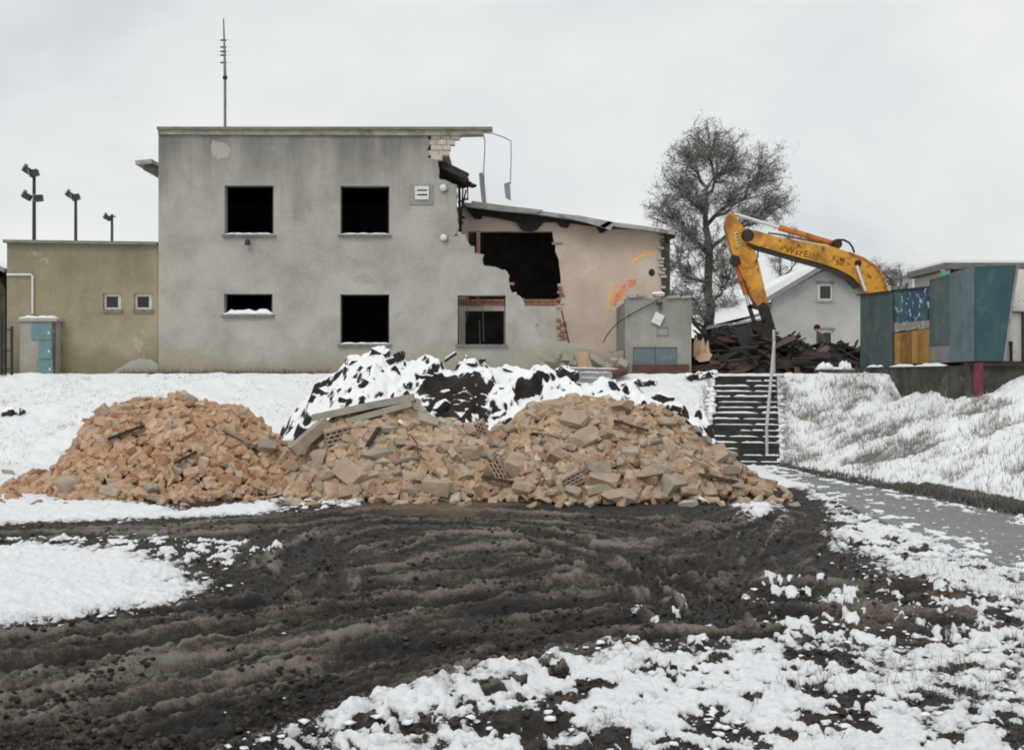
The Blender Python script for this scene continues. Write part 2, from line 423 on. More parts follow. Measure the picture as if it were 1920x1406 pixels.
# ---------------------------------------------------------------- mesh builder
class MB:
    def __init__(s):
        s.v = []; s.f = []; s.r = []

    def add(s, v, f, r=None):
        n = len(s.v)
        s.v += [tuple(q) for q in v]
        s.f += [tuple(i + n for i in q) for q in f]
        if r is not None:
            s.r += [r] * len(f)
        return s

    def box(s, c, d, rot=None, r=None):
        v = []
        for sx in (-.5, .5):
            for sy in (-.5, .5):
                for sz in (-.5, .5):
                    p = Vector((sx * d[0], sy * d[1], sz * d[2]))
                    if rot is not None:
                        p = rot @ p
                    v.append((c[0] + p.x, c[1] + p.y, c[2] + p.z))
        return s.add(v, [(0, 1, 3, 2), (4, 6, 7, 5), (0, 4, 5, 1), (2, 3, 7, 6), (0, 2, 6, 4), (1, 5, 7, 3)], r)

    def beam(s, a, b, w, h, up=(0, 0, 1), r=None):
        a, b = Vector(a), Vector(b)
        x = (b - a); L = x.length; x.normalize()
        u = Vector(up)
        if abs(x.dot(u)) > .98:
            u = Vector((1, 0, 0))
        y = u.cross(x).normalized(); z = x.cross(y)
        R = Matrix((x, y, z)).transposed()
        return s.box((a + b) / 2, (L, w, h), R, r)

    def tube(s, pts, r, n=8, r2=None, cap=True):
        pts = [Vector(p) for p in pts]
        m = len(pts); rings = []
        for i, p in enumerate(pts):
            d = (pts[min(i + 1, m - 1)] - pts[max(i - 1, 0)]).normalized()
            u = Vector((0, 0, 1)) if abs(d.z) < .95 else Vector((1, 0, 0))
            a = d.cross(u).normalized(); b = d.cross(a)
            rad = r if r2 is None else r + (r2 - r) * i / (m - 1)
            rings.append([p + a * (rad * math.cos(2 * math.pi * k / n)) + b * (rad * math.sin(2 * math.pi * k / n)) for k in range(n)])
        v = [q for rg in rings for q in rg]
        f = []
        for i in range(m - 1):
            for k in range(n):
                k2 = (k + 1) % n
                f.append((i * n + k, i * n + k2, (i + 1) * n + k2, (i + 1) * n + k))
        if cap:
            f.append(tuple(range(n))[::-1]); f.append(tuple((m - 1) * n + k for k in range(n)))
        return s.add(v, f)

    def lathe(s, c, prof, n=14, axis='z'):
        v = []; f = []
        for (r, h) in prof:
            for k in range(n):
                a = 2 * math.pi * k / n
                q = (r * math.cos(a), r * math.sin(a), h)
                if axis == 'y':
                    q = (q[0], q[2], q[1])
                v.append((c[0] + q[0], c[1] + q[1], c[2] + q[2]))
        for i in range(len(prof) - 1):
            for k in range(n):
                k2 = (k + 1) % n
                f.append((i * n + k, i * n + k2, (i + 1) * n + k2, (i + 1) * n + k))
        f.append(tuple(range(n))); f.append(tuple((len(prof) - 1) * n + k for k in range(n)))
        return s.add(v, f)

    def plate(s, loops, Y, t, px=True):
        """outline (+ holes) in the plane y = Y, thickness t going back"""
        L3 = []
        for lp in loops:
            L3.append([Vector((P(x, y, Y) if px else (x, Y, y))) for x, y in lp])
        flat = [q for lp in L3 for q in lp]
        tri = tessellate_polygon(L3)
        n = len(flat)
        v = [tuple(q) for q in flat] + [(q.x, q.y + t, q.z) for q in flat]
        f = []
        for a, b, c in tri:
            nrm = (flat[b] - flat[a]).cross(flat[c] - flat[a])
            if nrm.y > 0:
                a, c = c, a
            f.append((a, b, c)); f.append((c + n, b + n, a + n))
        k = 0
        for li, lp in enumerate(L3):
            m = len(lp)
            for i in range(m):
                j = (i + 1) % m
                f.append((k + i, k + j, k + j + n, k + i + n))
            k += m
        return s.add(v, f)

    def build(s, name, m, parent=None, smooth=False, fixn=True):
        me = bpy.data.meshes.new(name)
        off = Vector(parent_loc(parent)) if parent is not None else Vector((0, 0, 0))
        me.from_pydata([(x - off.x, y - off.y, z - off.z) for x, y, z in s.v], [], s.f)
        if fixn:
            bm = bmesh.new(); bm.from_mesh(me)
            bmesh.ops.recalc_face_normals(bm, faces=bm.faces)
            bm.to_mesh(me); bm.free()
        if s.r:
            at = me.attributes.new('rnd', 'FLOAT', 'FACE')
            at.data.foreach_set('value', np.array(s.r, np.float32))
        me.materials.append(MATS[m])
        if smooth:
            me.polygons.foreach_set('use_smooth', [True] * len(me.polygons))
        o = bpy.data.objects.new(name, me); COL.objects.link(o)
        if parent is not None:
            o.parent = parent
        return o


def parent_loc(p):
    L = Vector(p.location)
    while p.parent is not None:
        p = p.parent; L = L + Vector(p.location)
    return L


def tag(o, label, cat, group=None, kind=None):
    o['label'] = label; o['category'] = cat
    if group: o['group'] = group
    if kind: o['kind'] = kind
    return o


def thing(name, loc, label, cat, group=None):
    o = bpy.data.objects.new(name, None); COL.objects.link(o)
    o.location = loc; o.empty_display_size = .2
    return tag(o, label, cat, group)


def rect(x0, y0, x1, y1): return [(x0, y0), (x1, y0), (x1, y1), (x0, y1)]


def jag(pts, amp=3, seg=9, seed=1):
    """break a polyline into small steps like torn masonry"""
    r = random.Random(seed); out = [pts[0]]
    for (x0, y0), (x1, y1) in zip(pts[:-1], pts[1:]):
        L = math.hypot(x1 - x0, y1 - y0); n = max(1, int(L / seg))
        for i in range(1, n + 1):
            t = i / n
            q = (x0 + (x1 - x0) * t, y0 + (y1 - y0) * t)
            if i < n or True:
                q = (q[0] + r.uniform(-amp, amp), q[1] + r.uniform(-amp, amp) * .7)
            out.append(q)
    return out


def snow_strip(a, b, w, h, seed=0, n=14):
    """lumpy ridge of snow from a to b (along x), w deep, h high"""
    r = random.Random(seed)
    v = []; f = []; m = 6
    for i in range(n + 1):
        t = i / n
        end = min(1, min(t, 1 - t) * 6 + .25)
        hh = h * end * r.uniform(.6, 1.15); ww = w * r.uniform(.85, 1.05)
        c = [a[k] + (b[k] - a[k]) * t for k in range(3)]
        for k in range(m):
            an = math.pi * k / (m - 1)
            v.append((c[0], c[1] - math.cos(an) * ww / 2, c[2] + math.sin(an) ** .7 * hh))
    for i in range(n):
        for k in range(m - 1):
            f.append((i * m + k, i * m + k + 1, (i + 1) * m + k + 1, (i + 1) * m + k))
        f.append((i * m, (i + 1) * m, (i + 1) * m + m - 1, i * m + m - 1))
    f.append(tuple(range(m))); f.append(tuple(n * m + k for k in range(m)))
    return MB().add(v, f)


# ================================================================ terrain
def xtoe(Y):
    """toe of the right hand bank along the path"""
    return np.interp(Y, [4, 12, 19.8, 24, 30.7, 33], [12.4, 10.0, 8.62, 7.95, 6.85, 6.6])


ST_T = np.array([7.06, 35.55]); ST_B = np.array([6.12, 31.0])     # stair axis, top and foot
ST_W = 1.86
NSTEP = 16
TER = 2.4

path_poly = [G(1436, 876), G(1500, 886), G(1600, 904), G(1760, 938), G(1920, 972), G(2300, 1058), G(2700, 1150),
             G(2700, 1420), G(2300, 1250), G(1920, 1085), G(1760, 1018), G(1620, 962), G(1510, 912), G(1440, 888)]
snow_polys = [
    [G(-400, 915), G(0, 918), G(130, 926), G(290, 945), G(345, 962), G(430, 950), G(500, 940), G(545, 934), G(520, 962),
     G(430, 970), G(345, 974), G(160, 977), G(0, 984), G(-400, 990)],
    [G(-500, 1032), G(0, 1030), G(120, 1026), G(210, 1036), G(300, 1062), G(395, 1103), G(335, 1136), G(165, 1152),
     G(0, 1176), G(-500, 1225)],
    [G(575, 927), G(655, 925), G(668, 946), G(600, 948)],
    [G(430, 1440), G(560, 1368), G(650, 1322), G(820, 1292), G(1000, 1242), G(1200, 1228), G(1440, 1204), G(1560, 1212),
     G(1700, 1226), G(1800, 1200), G(1920, 1172), G(2500, 1120), G(2500, 2400), G(300, 2400)],
    [G(1366, 942), G(1440, 934), G(1466, 938), G(1445, 985), G(1415, 975)],
    [G(1490, 905), G(1540, 940), G(1580, 985), G(1570, 1030), G(1660, 1068), G(1780, 1100), G(1920, 1128), G(2500, 1190),
     G(2500, 1140), G(1920, 1062), G(1760, 1006), G(1620, 955)],
]
speck_polys = [
    [G(1080, 1190), G(1240, 1130), G(1440, 1080), G(1700, 1090), G(1920, 1130), G(2300, 1160), G(2300, 1200), G(1920, 1190), G(1700, 1240),
     G(1440, 1215), G(1200, 1235)],
    [G(-100, 1005), G(0, 1012), G(260, 1012), G(520, 1015), G(540, 1035), G(420, 1070), G(260, 1050), G(0, 1035)],
    [G(520, 925), G(700, 930), G(680, 950), G(540, 965)],
]
dust_polys = [[G(640, 936), G(960, 940), G(900, 975), G(730, 970)], [G(1650, 1072), G(1760, 1078), G(1750, 1098), G(1640, 1090)]]
ruts = [
    (spline([G(-500, 1310), G(0, 1208), G(300, 1158), G(600, 1118), G(900, 1080), G(1150, 1046), G(1340, 1010), G(1420, 985)]), .30, .10),
    (spline([G(-500, 1400), G(0, 1272), G(300, 1212), G(620, 1162), G(900, 1122), G(1200, 1086), G(1420, 1046), G(1540, 1010)]), .34, .13),
    (spline([G(-400, 1460), G(0, 1335), G(300, 1262), G(600, 1204), G(900, 1160), G(1200, 1124), G(1450, 1102), G(1700, 1106)]), .30, .09),
    (spline([G(-300, 1540), G(0, 1412), G(300, 1330), G(600, 1258), G(900, 1198), G(1200, 1162), G(1450, 1150), G(1760, 1170)]), .34, .12),
    (spline([G(100, 1500), G(350, 1406), G(620, 1312), G(900, 1240), G(1150, 1196), G(1400, 1186)]), .28, .07),
    (spline([G(545, 1120), G(548, 1040), G(620, 996), G(760, 984), G(980, 1000), G(1180, 1050), G(1300, 1120), G(1330, 1170)]), .24, .09),
    (spline([G(640, 1120), G(640, 1050), G(720, 1012), G(860, 1004), G(1020, 1020), G(1160, 1070), G(1230, 1150)]), .24, .07),
    (spline([G(390, 1086), G(560, 1078), G(700, 1060), G(860, 1040), G(1050, 1024), G(1220, 1030)]), .26, .08),
    (spline([G(-400, 1000), G(0, 1000), G(300, 1003), G(520, 984), G(740, 966), G(1000, 970), G(1220, 984), G(1400, 1000)]), .30, .08),
    (spline([G(1440, 965), G(1412, 1020), G(1372, 1090), G(1330, 1160)]), .26, .10),
    (spline([G(1300, 970), G(1250, 1020), G(1160, 1080), G(1080, 1150)]), .22, .06),
    (spline([G(380, 1450), G(560, 1398), G(720, 1368), G(860, 1362), G(1050, 1380)]), .26, .055),
]
CURVE_PILE = None


def bank(X, Y):
    zm = np.clip((Y - (31.0 - 1.6 * sstep(8.2, 10.2, X))) / 4.5, 0, 1)
    zm = zm * TER
    zr = np.clip(.42 * (X - xtoe(Y)), 0, TER + .03) * sstep(5, 9, X) * (Y < 60)
    z = np.maximum(zm, zr)
    # soften crest
    return z


def stairs_uv(X, Y):
    ax = ST_B - ST_T; L = np.hypot(*ax); ax = ax / L
    nx = np.array([-ax[1], ax[0]])
    dx, dy = X - ST_T[0], Y - ST_T[1]
    return dx * ax[0] + dy * ax[1], dx * nx[0] + dy * nx[1], L


def terrain(X, Y, detail=True):
    X = np.asarray(X, float); Y = np.asarray(Y, float)
    z = bank(X, Y)
    onbank = sstep(.05, .35, z)
    flat = z > TER - .02
    n_big = fbm(X * .35, Y * .35, 3, 3)
    n_mid = fbm(X * 1.1, Y * 1.1, 4, 21)
    n_fin = fbm(X * 4.3, Y * 4.3, 4, 41)
    n_vf = fbm(X * 11, Y * 8, 3, 43)
    snow = np.full(X.shape, -1.0)
    low = (Y < 27) & (Y > 0)
    # field of snow on the lower yard
    back = sstep(24.0, 25.2, Y + .3 * n_mid + np.where(X > 5, -6, 0) * 0)
    for pl in snow_polys:
        snow = np.maximum(snow, np.clip(sdist(pl, X, Y) * 1.3, -1, .8))
    spk = np.full(X.shape, -9.0)
    for pl in speck_polys:
        spk = np.maximum(spk, sdist(pl, X, Y))
    snow = np.maximum(snow, np.where(back > 0, -1 + 1.7 * back, -1))
    snow = np.where(Y < 5.5, .5, snow)
    snow = snow + .5 * n_mid + .6 * n_fin + .55 * n_vf
    # snow on the rough meadow right: thin and broken; scattered specks
    specks = sstep(.15, .21, fbm(X * 6.5, Y * 4.2, 3, 77, .6) + .14 * n_mid) * sstep(-.25, .2, spk)
    snow = np.maximum(snow, np.where(spk > -.1, -.4 + 1.0 * specks, -1))
    meadow = (sdist(snow_polys[3], X, Y) > .25) | (sdist(snow_polys[5], X, Y) > .15)
    holes = sstep(.05, .17, fbm(X * 2.9, Y * 2.2, 4, 99, .68) + .08 * n_big)
    thin = sstep(-.15, .15, fbm(X * .5, Y * .5, 2, 98))
    snow = np.where(meadow, np.minimum(snow, .55 - .33 * thin + .8 * n_vf + .3 * n_fin) - holes * 1.0, snow)
    # path: bare wet asphalt, snow lumps towards its left side
    pd = sdist(path_poly, X, Y)
    path = sstep(-.04, .04, pd + .12 * n_fin)
    lum = sstep(.0, .3, fbm(X * 4.5, Y * 3.2, 4, 131, .65) - .30 * sstep(.25, .9, pd) + .08)
    snow = np.where(pd > -.02, -.45 + .9 * lum + .2 * n_vf, snow)
    # banks
    bsnow = .55 + .5 * n_mid + .5 * n_fin
    right = sstep(7.2, 8.6, X) * (Y < 35.2)
    g = fbm((X + Y * .5) * .8, (Y - X * .2) * .8, 3, 55)
    bsnow = bsnow - right * sstep(.05, .35, g) * .45
    snow = np.where(onbank > .3, bsnow, snow)
    # dark verge between path and bank
    vd = X - xtoe(Y)
    verge = sstep(-.06, .02, vd + .2 * n_fin) * (1 - sstep(.06, .22, vd + .35 * n_fin)) * (Y < 30.6)
    snow = snow - verge * 1.6
    # terrace in front of the houses
    snow = np.where(flat & (Y > 35.6), .4 + .6 * n_mid, snow)
    # strip of bare soil at the wall foot
    foot = sstep(35.75, 35.95, Y + .35 * n_fin) * (X < 5) * (Y < 37)
    snow = snow - foot * .9
    mud = (1 - onbank) * (1 - path)
    z = z + mud * (.07 * n_big + .03 * n_mid + .02 * n_fin) + onbank * (.10 * n_mid + .05 * n_fin + sstep(7.4, 8.6, X) * (.16 * n_mid + .10 * n_fin)) * (~flat)
    near = (Y < 27) & (Y > 3)
    streak = np.zeros(X.shape); bestd = np.full(X.shape, 9.0)
    dig = np.zeros(X.shape); lift = np.zeros(X.shape); lugs = np.zeros(X.shape)
    for pts, w, dp in ruts:
        d, arc, side = pline(pts, X, Y)
        d = d + .09 * n_mid + .05 * n_fin
        if dp > .06:
            sd = d * side
            stv = .9 * fbm(arc * .4 + dp * 90, sd * 4.5, 3, 501, .6) + .9 * fbm(arc * 1.0 + dp * 70, sd * 13, 3, 502, .6)
            streak = np.where(d < bestd, stv, streak); bestd = np.minimum(bestd, d)
        gv = np.exp(-(d / (w * .72)) ** 4)
        berm = np.exp(-((d - w * 1.25) / (w * .38)) ** 2)
        lug = .5 + .5 * np.sin(arc * 2 * math.pi / .17 + side * d * 9)
        lug = lug * gv * (.3 + .7 * (vnoise(arc * .8, d * 0, 4)))
        dig = np.maximum(dig, dp * gv); lift = np.maximum(lift, dp * .55 * berm * (.8 + 1.4 * n_fin)); lugs = np.maximum(lugs, lug * (1 if dp > .06 else 2.4))
        snow = snow - near * (gv * 1.1) * (dp > .06) - near * (gv * (.25 + .9 * (lug < .3))) * (dp <= .06)
    z = z + near * mud * (-dig * .75 + lift * (1 - np.clip(dig * 8, 0, 1)) + .022 * lugs)
    wst = (1 - sstep(.7, 1.6, bestd)) * near * mud
    z = z + wst * .09 * streak
    if detail:
        clod = fbm(X * 9, Y * 9, 3, 61)
        wd, wv, _, _ = worley(X * 3.2, Y * 3.2, 12)
        wd2, wv2, _, _ = worley(X * 8.5, Y * 8.5, 15)
        cf = fbm(X * 19, Y * 19, 3, 62)
        z = z + mud * (.03 * clod + .036 * cf + .05 * np.maximum(0, .34 - wd) * (wv > .7) + .055 * np.maximum(0, .40 - wd2) * (wv2 > .5))
    sn = sstep(-.1, .6, snow)
    lump = .55 + .9 * fbm(X * 1.9, Y * 1.9, 3, 71) + .5 * n_fin
    z = z + sn * (.028 + .03 * np.clip(lump, 0, 1.3) * (1 - path * .6))
    # room for the stairs
    u, v, L = stairs_uv(X, Y)
    m = (np.abs(v) < ST_W / 2 - .05) & (u > -.02) & (u < L + .05)
    line = TER * (1 - np.clip(u / L, 0, 1))
    z = np.where(m, np.minimum(z, line - .22), z)
    dust = np.full(X.shape, -9.0)
    for pl in dust_polys:
        dust = np.maximum(dust, sdist(pl, X, Y))
    dust = sstep(-.3, .5, dust + .9 * n_mid)
    tone = wst * streak * 1.25 + .35 * n_mid + .25 * n_big + near * mud * (1.6 * lift - .9 * dig)
    return z, snow, path, dust, verge, tone, onbank


def grid_mesh(name, X, Y, Z, attrs, m, smooth=True, parent=None):
    ny, nx = X.shape
    me = bpy.data.meshes.new(name)
    off = parent_loc(parent) if parent is not None else Vector((0, 0, 0))
    co = np.stack([X - off.x, Y - off.y, Z - off.z], -1).reshape(-1, 3)
    idx = np.arange(ny * nx).reshape(ny, nx)
    q = np.stack([idx[:-1, :-1], idx[:-1, 1:], idx[1:, 1:], idx[1:, :-1]], -1).reshape(-1, 4)
    me.vertices.add(len(co)); me.vertices.foreach_set('co', co.astype(np.float32).ravel())
    me.loops.add(q.size); me.loops.foreach_set('vertex_index', q.astype(np.int32).ravel())
    me.polygons.add(len(q))
    me.polygons.foreach_set('loop_start', np.arange(0, q.size, 4, dtype=np.int32))
    me.polygons.foreach_set('loop_total', np.full(len(q), 4, np.int32))
    if smooth:
        me.polygons.foreach_set('use_smooth', np.ones(len(q), bool))
    me.update(calc_edges=True)
    for k, a in attrs.items():
        at = me.attributes.new(k, 'FLOAT', 'POINT')
        at.data.foreach_set('value', a.astype(np.float32).ravel())
    me.materials.append(MATS[m])
    o = bpy.data.objects.new(name, me); COL.objects.link(o)
    if parent is not None:
        o.parent = parent
    return o


def ground_material():
    m = bpy.data.materials.new('yard_ground'); m.use_nodes = True
    nt = m.node_tree; b = nt.nodes['Principled BSDF']

    def A(n):
        a = nt.nodes.new('ShaderNodeAttribute'); a.attribute_name = n
        return a.outputs['Fac']
    g = nt.nodes.new('ShaderNodeNewGeometry'); vec = g.outputs['Position']
    n1 = noise_n(nt, vec, 1.6, 8, .65, .4)
    n2 = noise_n(nt, vec, 9, 7, .65, .2)
    n3 = noise_n(nt, vec, 34, 6, .7)
    r = ramp(nt, [(.24, (.006, .005, .0042, 1)), (.42, (.017, .0132, .0104, 1)), (.53, (.038, .029, .022, 1)), (.64, (.074, .058, .046, 1)), (.80, (.145, .122, .102, 1)), (.95, (.21, .185, .16, 1))])
    v = math_n(nt, 'ADD', math_n(nt, 'MULTIPLY', n1, .55), math_n(nt, 'MULTIPLY', n2, .45))
    v = math_n(nt, 'ADD', v, math_n(nt, 'MULTIPLY', A('tone'), .55))
    v = math_n(nt, 'ADD', v, math_n(nt, 'MULTIPLY', math_n(nt, 'SUBTRACT', n3, .5), .8))
    nt.links.new(v, r.inputs[0]); col = r.outputs[0]
    col = mix_n(nt, math_n(nt, 'MULTIPLY', A('dust'), .6), col, (.17, .115, .07, 1))
    rt = ramp(nt, [(.35, (.1, .098, .08, 1)), (.65, (.3, .295, .265, 1))]); nt.links.new(n2, rt.inputs[0])
    col = mix_n(nt, A('turf'), col, rt.outputs[0])
    col = mix_n(nt, A('verge'), col, (.028, .028, .022, 1))
    ra = ramp(nt, [(.3, (.17, .173, .176, 1)), (.7, (.25, .252, .254, 1))]); nt.links.new(n2, ra.inputs[0])
    col = mix_n(nt, A('path'), col, ra.outputs[0])
    rs = ramp(nt, [(.3, (.82, .845, .87, 1)), (.7, (.90, .91, .92, 1))]); nt.links.new(n1, rs.inputs[0])
    f = math_n(nt, 'ADD', A('snow'), math_n(nt, 'MULTIPLY', math_n(nt, 'SUBTRACT', n2, .5), .75))
    f = math_n(nt, 'ADD', f, math_n(nt, 'MULTIPLY', math_n(nt, 'SUBTRACT', n3, .5), .8))
    rf = ramp(nt, [(.0, W(0)), (.05, W(.42)), (.14, W(.72)), (.32, W(1))]); nt.links.new(f, rf.inputs[0])
    # snow never reaches full cover on rough grass: fine blades pepper it
    col = mix_n(nt, rf.outputs[0], col, rs.outputs[0])
    nt.links.new(col, b.inputs['Base Color'])
    rr = ramp(nt, [(.36, W(.30)), (.56, W(.85))]); nt.links.new(v, rr.inputs[0])
    rr2 = mix_n(nt, rf.outputs[0], rr.outputs[0], W(.65))
    nt.links.new(rr2, b.inputs['Roughness'])
    b.inputs['Specular IOR Level'].default_value = .3
    bp = nt.nodes.new('ShaderNodeBump'); bp.inputs['Strength'].default_value = .9
    bp.inputs['Distance'].default_value = .05
    hh = math_n(nt, 'ADD', math_n(nt, 'MULTIPLY', n2, .7), math_n(nt, 'MULTIPLY', n3, .4))
    hh = math_n(nt, 'MULTIPLY', hh, math_n(nt, 'SUBTRACT', 1.0, math_n(nt, 'MULTIPLY', A('path'), .6)))
    nt.links.new(hh, bp.inputs['Height']); nt.links.new(bp.outputs[0], b.inputs['Normal'])
    MATS['yard_ground'] = m


ground_material()
ys = [-40, -25, -14, -7, -2, 1, 3, 4.5, 5.5]
y = 6.2
while y < 37.0:
    ys.append(y)
    y += min(max(.015, .72 * y * y / (1173 * EYE)), .05 if y < 30 else .036)
while y < 1800:
    ys.append(y); y *= 1.06
ys = np.array(ys)
s_in = np.linspace(-.54, .54, 760)
ext = []
s = .56
while s < 5:
    ext.append(s); s *= 1.13
cols = np.concatenate([-np.array(ext)[::-1], s_in, np.array(ext)])
YY, SS = np.meshgrid(ys, cols, indexing='ij')
XX = SS * (np.maximum(YY, 2) + 2.5)
ZZ, sn_, pa_, du_, ve_, to_, tu_ = terrain(XX, YY)
far = YY > 37
ZZ = np.where(far, TER + .02, ZZ); sn_ = np.where(far, .6, sn_)
gnd = grid_mesh('ground', XX, YY, ZZ, {'snow': sn_, 'path': pa_, 'dust': du_, 'verge': ve_, 'tone': to_, 'turf': tu_}, 'yard_ground')
gnd['kind'] = 'structure'


def gz(x, y):
    return float(terrain(np.array([x]), np.array([y]))[0][0])


# ================================================================ main building
FY = 36.0
b0 = P(640, 703, FY)
main = thing('grey_building', (b0[0], FY, TER), 'half demolished two storey grey rendered building with empty black windows', 'building')
win = {'a': (421, 348, 513, 440), 'b': (638, 349, 730, 440), 'c': (420, 551, 511, 590), 'd': (638, 552, 730, 645),
       'e': (858, 554, 948, 646)}
torn = [(801, 252), (804, 272), (801, 297), (823, 301), (821, 333), (856, 346), (858, 425), (853, 442), (875, 442), (880, 459), (890, 464), (890, 475),
        (906, 476), (907, 497), (931, 502), (952, 510), (956, 539), (962, 548), (979, 560), (986, 575), (1000, 584),
        (1006, 599), (1003, 616), (1013, 633), (1068, 643), (1080, 652), (1110, 655), (1140, 662), (1171, 656)]
outline = [(297, 712), (297, 252)] + jag(torn, 2.2, 6.5, 5) + [(1171, 712)]
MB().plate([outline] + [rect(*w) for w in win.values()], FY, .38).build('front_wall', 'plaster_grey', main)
# cornice band and roof edge
MB().plate([[(296, 252), (296, 243), (905, 243), (905, 251), (864, 252), (862, 254)] ], FY - .07, .50).build('cornice', 'cornice', main)
x0, _, z0 = P(294, 243, FY - .14); x1 = P(923, 243, FY - .14)[0]
xm = P(828, 243, FY)[0]
MB().box(((x0 + xm) / 2, FY + 3.2, z0 + .045), (xm - x0, 6.7, .08)).build('roof_slab', 'flashing', main)
MB().box(((xm + x1) / 2 + .002, FY + .1, z0 + .045), (x1 - xm, .48, .08)).build('roof_flashing', 'flashing', main)
xl = P(297, 0, FY)[0]; xr = P(828, 0, FY)[0]
MB().box((xl + .17, FY + 3.6, (TER + z0) / 2 - .1), (.34, 6.4, z0 - TER - .2)).build('side_wall', 'plaster_grey', main)
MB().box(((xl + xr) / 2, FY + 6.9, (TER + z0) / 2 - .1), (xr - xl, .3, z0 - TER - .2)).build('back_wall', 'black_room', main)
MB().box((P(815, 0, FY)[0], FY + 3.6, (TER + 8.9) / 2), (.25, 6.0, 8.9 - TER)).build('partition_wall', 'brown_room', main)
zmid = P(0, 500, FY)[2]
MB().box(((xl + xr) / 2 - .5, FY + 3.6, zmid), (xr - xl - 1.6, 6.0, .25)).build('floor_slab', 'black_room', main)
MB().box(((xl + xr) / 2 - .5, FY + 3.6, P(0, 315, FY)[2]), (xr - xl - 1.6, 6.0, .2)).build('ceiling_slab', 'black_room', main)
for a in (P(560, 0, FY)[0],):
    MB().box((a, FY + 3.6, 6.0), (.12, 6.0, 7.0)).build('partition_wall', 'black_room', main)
# torn masonry at the top right corner: loose courses of pale blocks
r = random.Random(3)
edge = {252: 862, 262: 853, 272: 845, 282: 843, 291: 832}
for i, (yt, xe) in enumerate(edge.items()):
    x = 806 - (i % 2) * 6 + 2
    while x < xe - 4:
        w = min(r.uniform(17, 24), xe - x)
        a = P(x, yt, FY + .03); c = P(x + w - .8, yt + 9.2, FY + .03)
        MB().box(((a[0] + c[0]) / 2, FY + .03 + .15 + r.uniform(-.02, .03), (a[2] + c[2]) / 2),
                 (c[0] - a[0], .30, a[2] - c[2])).build('brick', 'block_beige', main)
        x += w
# bricks showing along the torn edge
for (px, py) in ((858, 436), (866, 440), (884, 462), (898, 475), (912, 499), (925, 503), (940, 507), (956, 530), (962, 549), (974, 560),
                 (988, 577), (1001, 590), (1004, 607), (1010, 630), (1030, 640), (1050, 645), (1095, 655), (1125, 660), (1150, 660)):
    a = P(px, py, FY)
    MB().box((a[0] + r.uniform(-.04, .04), FY + .2 + r.uniform(-.03, .03), a[2] - .02), (.24 * r.uniform(.6, 1), .28, .075),
             Matrix.Rotation(r.uniform(-.12, .12), 3, 'Y')).build('brick', 'brick_red' if r.random() < .45 else 'block_beige', main)
# windows: reveals are the wall itself; sills with snow
for k, (xa, ya, xb, yb) in win.items():
    a = P(xa - 4, yb, FY); c = P(xb + 4, yb, FY)
    sl = MB().box(((a[0] + c[0]) / 2, FY + .05, a[2] - .035), (c[0] - a[0], .30, .07)).build('window_sill', 'sill', main)
    if k != 'e':
        hgt = .055 if k != 'c' else .17
        wdt = .26 if k != 'c' else .42
        snow_strip((a[0] + .05, FY + (.03 if k != 'c' else .12), a[2] + .001), (c[0] - .03, FY + (.03 if k != 'c' else .12), a[2] + .001), wdt, hgt, ord(k)).build(
            'sill_snow', 'snow', sl, smooth=True)
    t = 2.2
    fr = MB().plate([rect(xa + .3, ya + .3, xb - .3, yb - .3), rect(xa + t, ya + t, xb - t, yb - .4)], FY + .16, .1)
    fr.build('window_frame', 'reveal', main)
# vent box
vt = MB().plate([rect(768, 346, 812, 384)], FY - .03, .04).build('vent_plate', 'plaster_annex', main)
v2 = MB().plate([rect(778, 349, 804, 374), rect(782, 355.5, 801, 358.5), rect(782, 364, 801, 367)], FY - .075, .05).build('vent_grille', 'white_plastic', main)
MB().plate([rect(780, 353, 802, 369)], FY - .035, .01).build('vent_slot_shade', 'slot_shade', main)  # dark plate behind the grille paints the shade of the slots
for (px, py) in ((831, 353), (832, 446)):
    a = P(px, py, FY)
    lb = MB().lathe((a[0] + .05, FY - .001, a[2] - .03), [(.10, -.05), (.11, 0)], 14, 'y').build('lamp_base', 'grey_metal', main)
    prof = [(.001, -.20)] + [(.11 * math.sin(t_), -.08 - .12 * math.cos(t_)) for t_ in (0.5, 1.0, 1.57, 2.2)]
    MB().lathe((a[0], FY, a[2]), prof, 14, 'y').build('lamp_globe', 'lamp_glass', lb, smooth=True)
a = P(466, 452, FY)
br = MB().beam((a[0], FY, a[2]), (a[0], FY - .14, a[2] + .02), .05, .05)
br.lathe((a[0], FY - .15, a[2] - .14), [(.07, 0), (.09, .03), (.07, .14), (.03, .17)], 10)
br.build('lamp_bracket', 'dark_metal', main)
# eave of the rear roof sticking out past the left corner
a = P(274, 318, 40); c = P(299, 308, 40)
MB().box(((a[0] + c[0]) / 2, 40.5, a[2] + .08), (c[0] - a[0] + .1, 3.0, .14), Matrix.Rotation(-.1, 3, 'Y')).build('rear_eave', 'felt_roof', main)
MB().box(((a[0] + c[0]) / 2 + .1, 40.6, a[2] - .09), (c[0] - a[0] - .1, 2.7, .2), Matrix.Rotation(.25, 3, 'Y')).build('eave_soffit', 'sill', main)

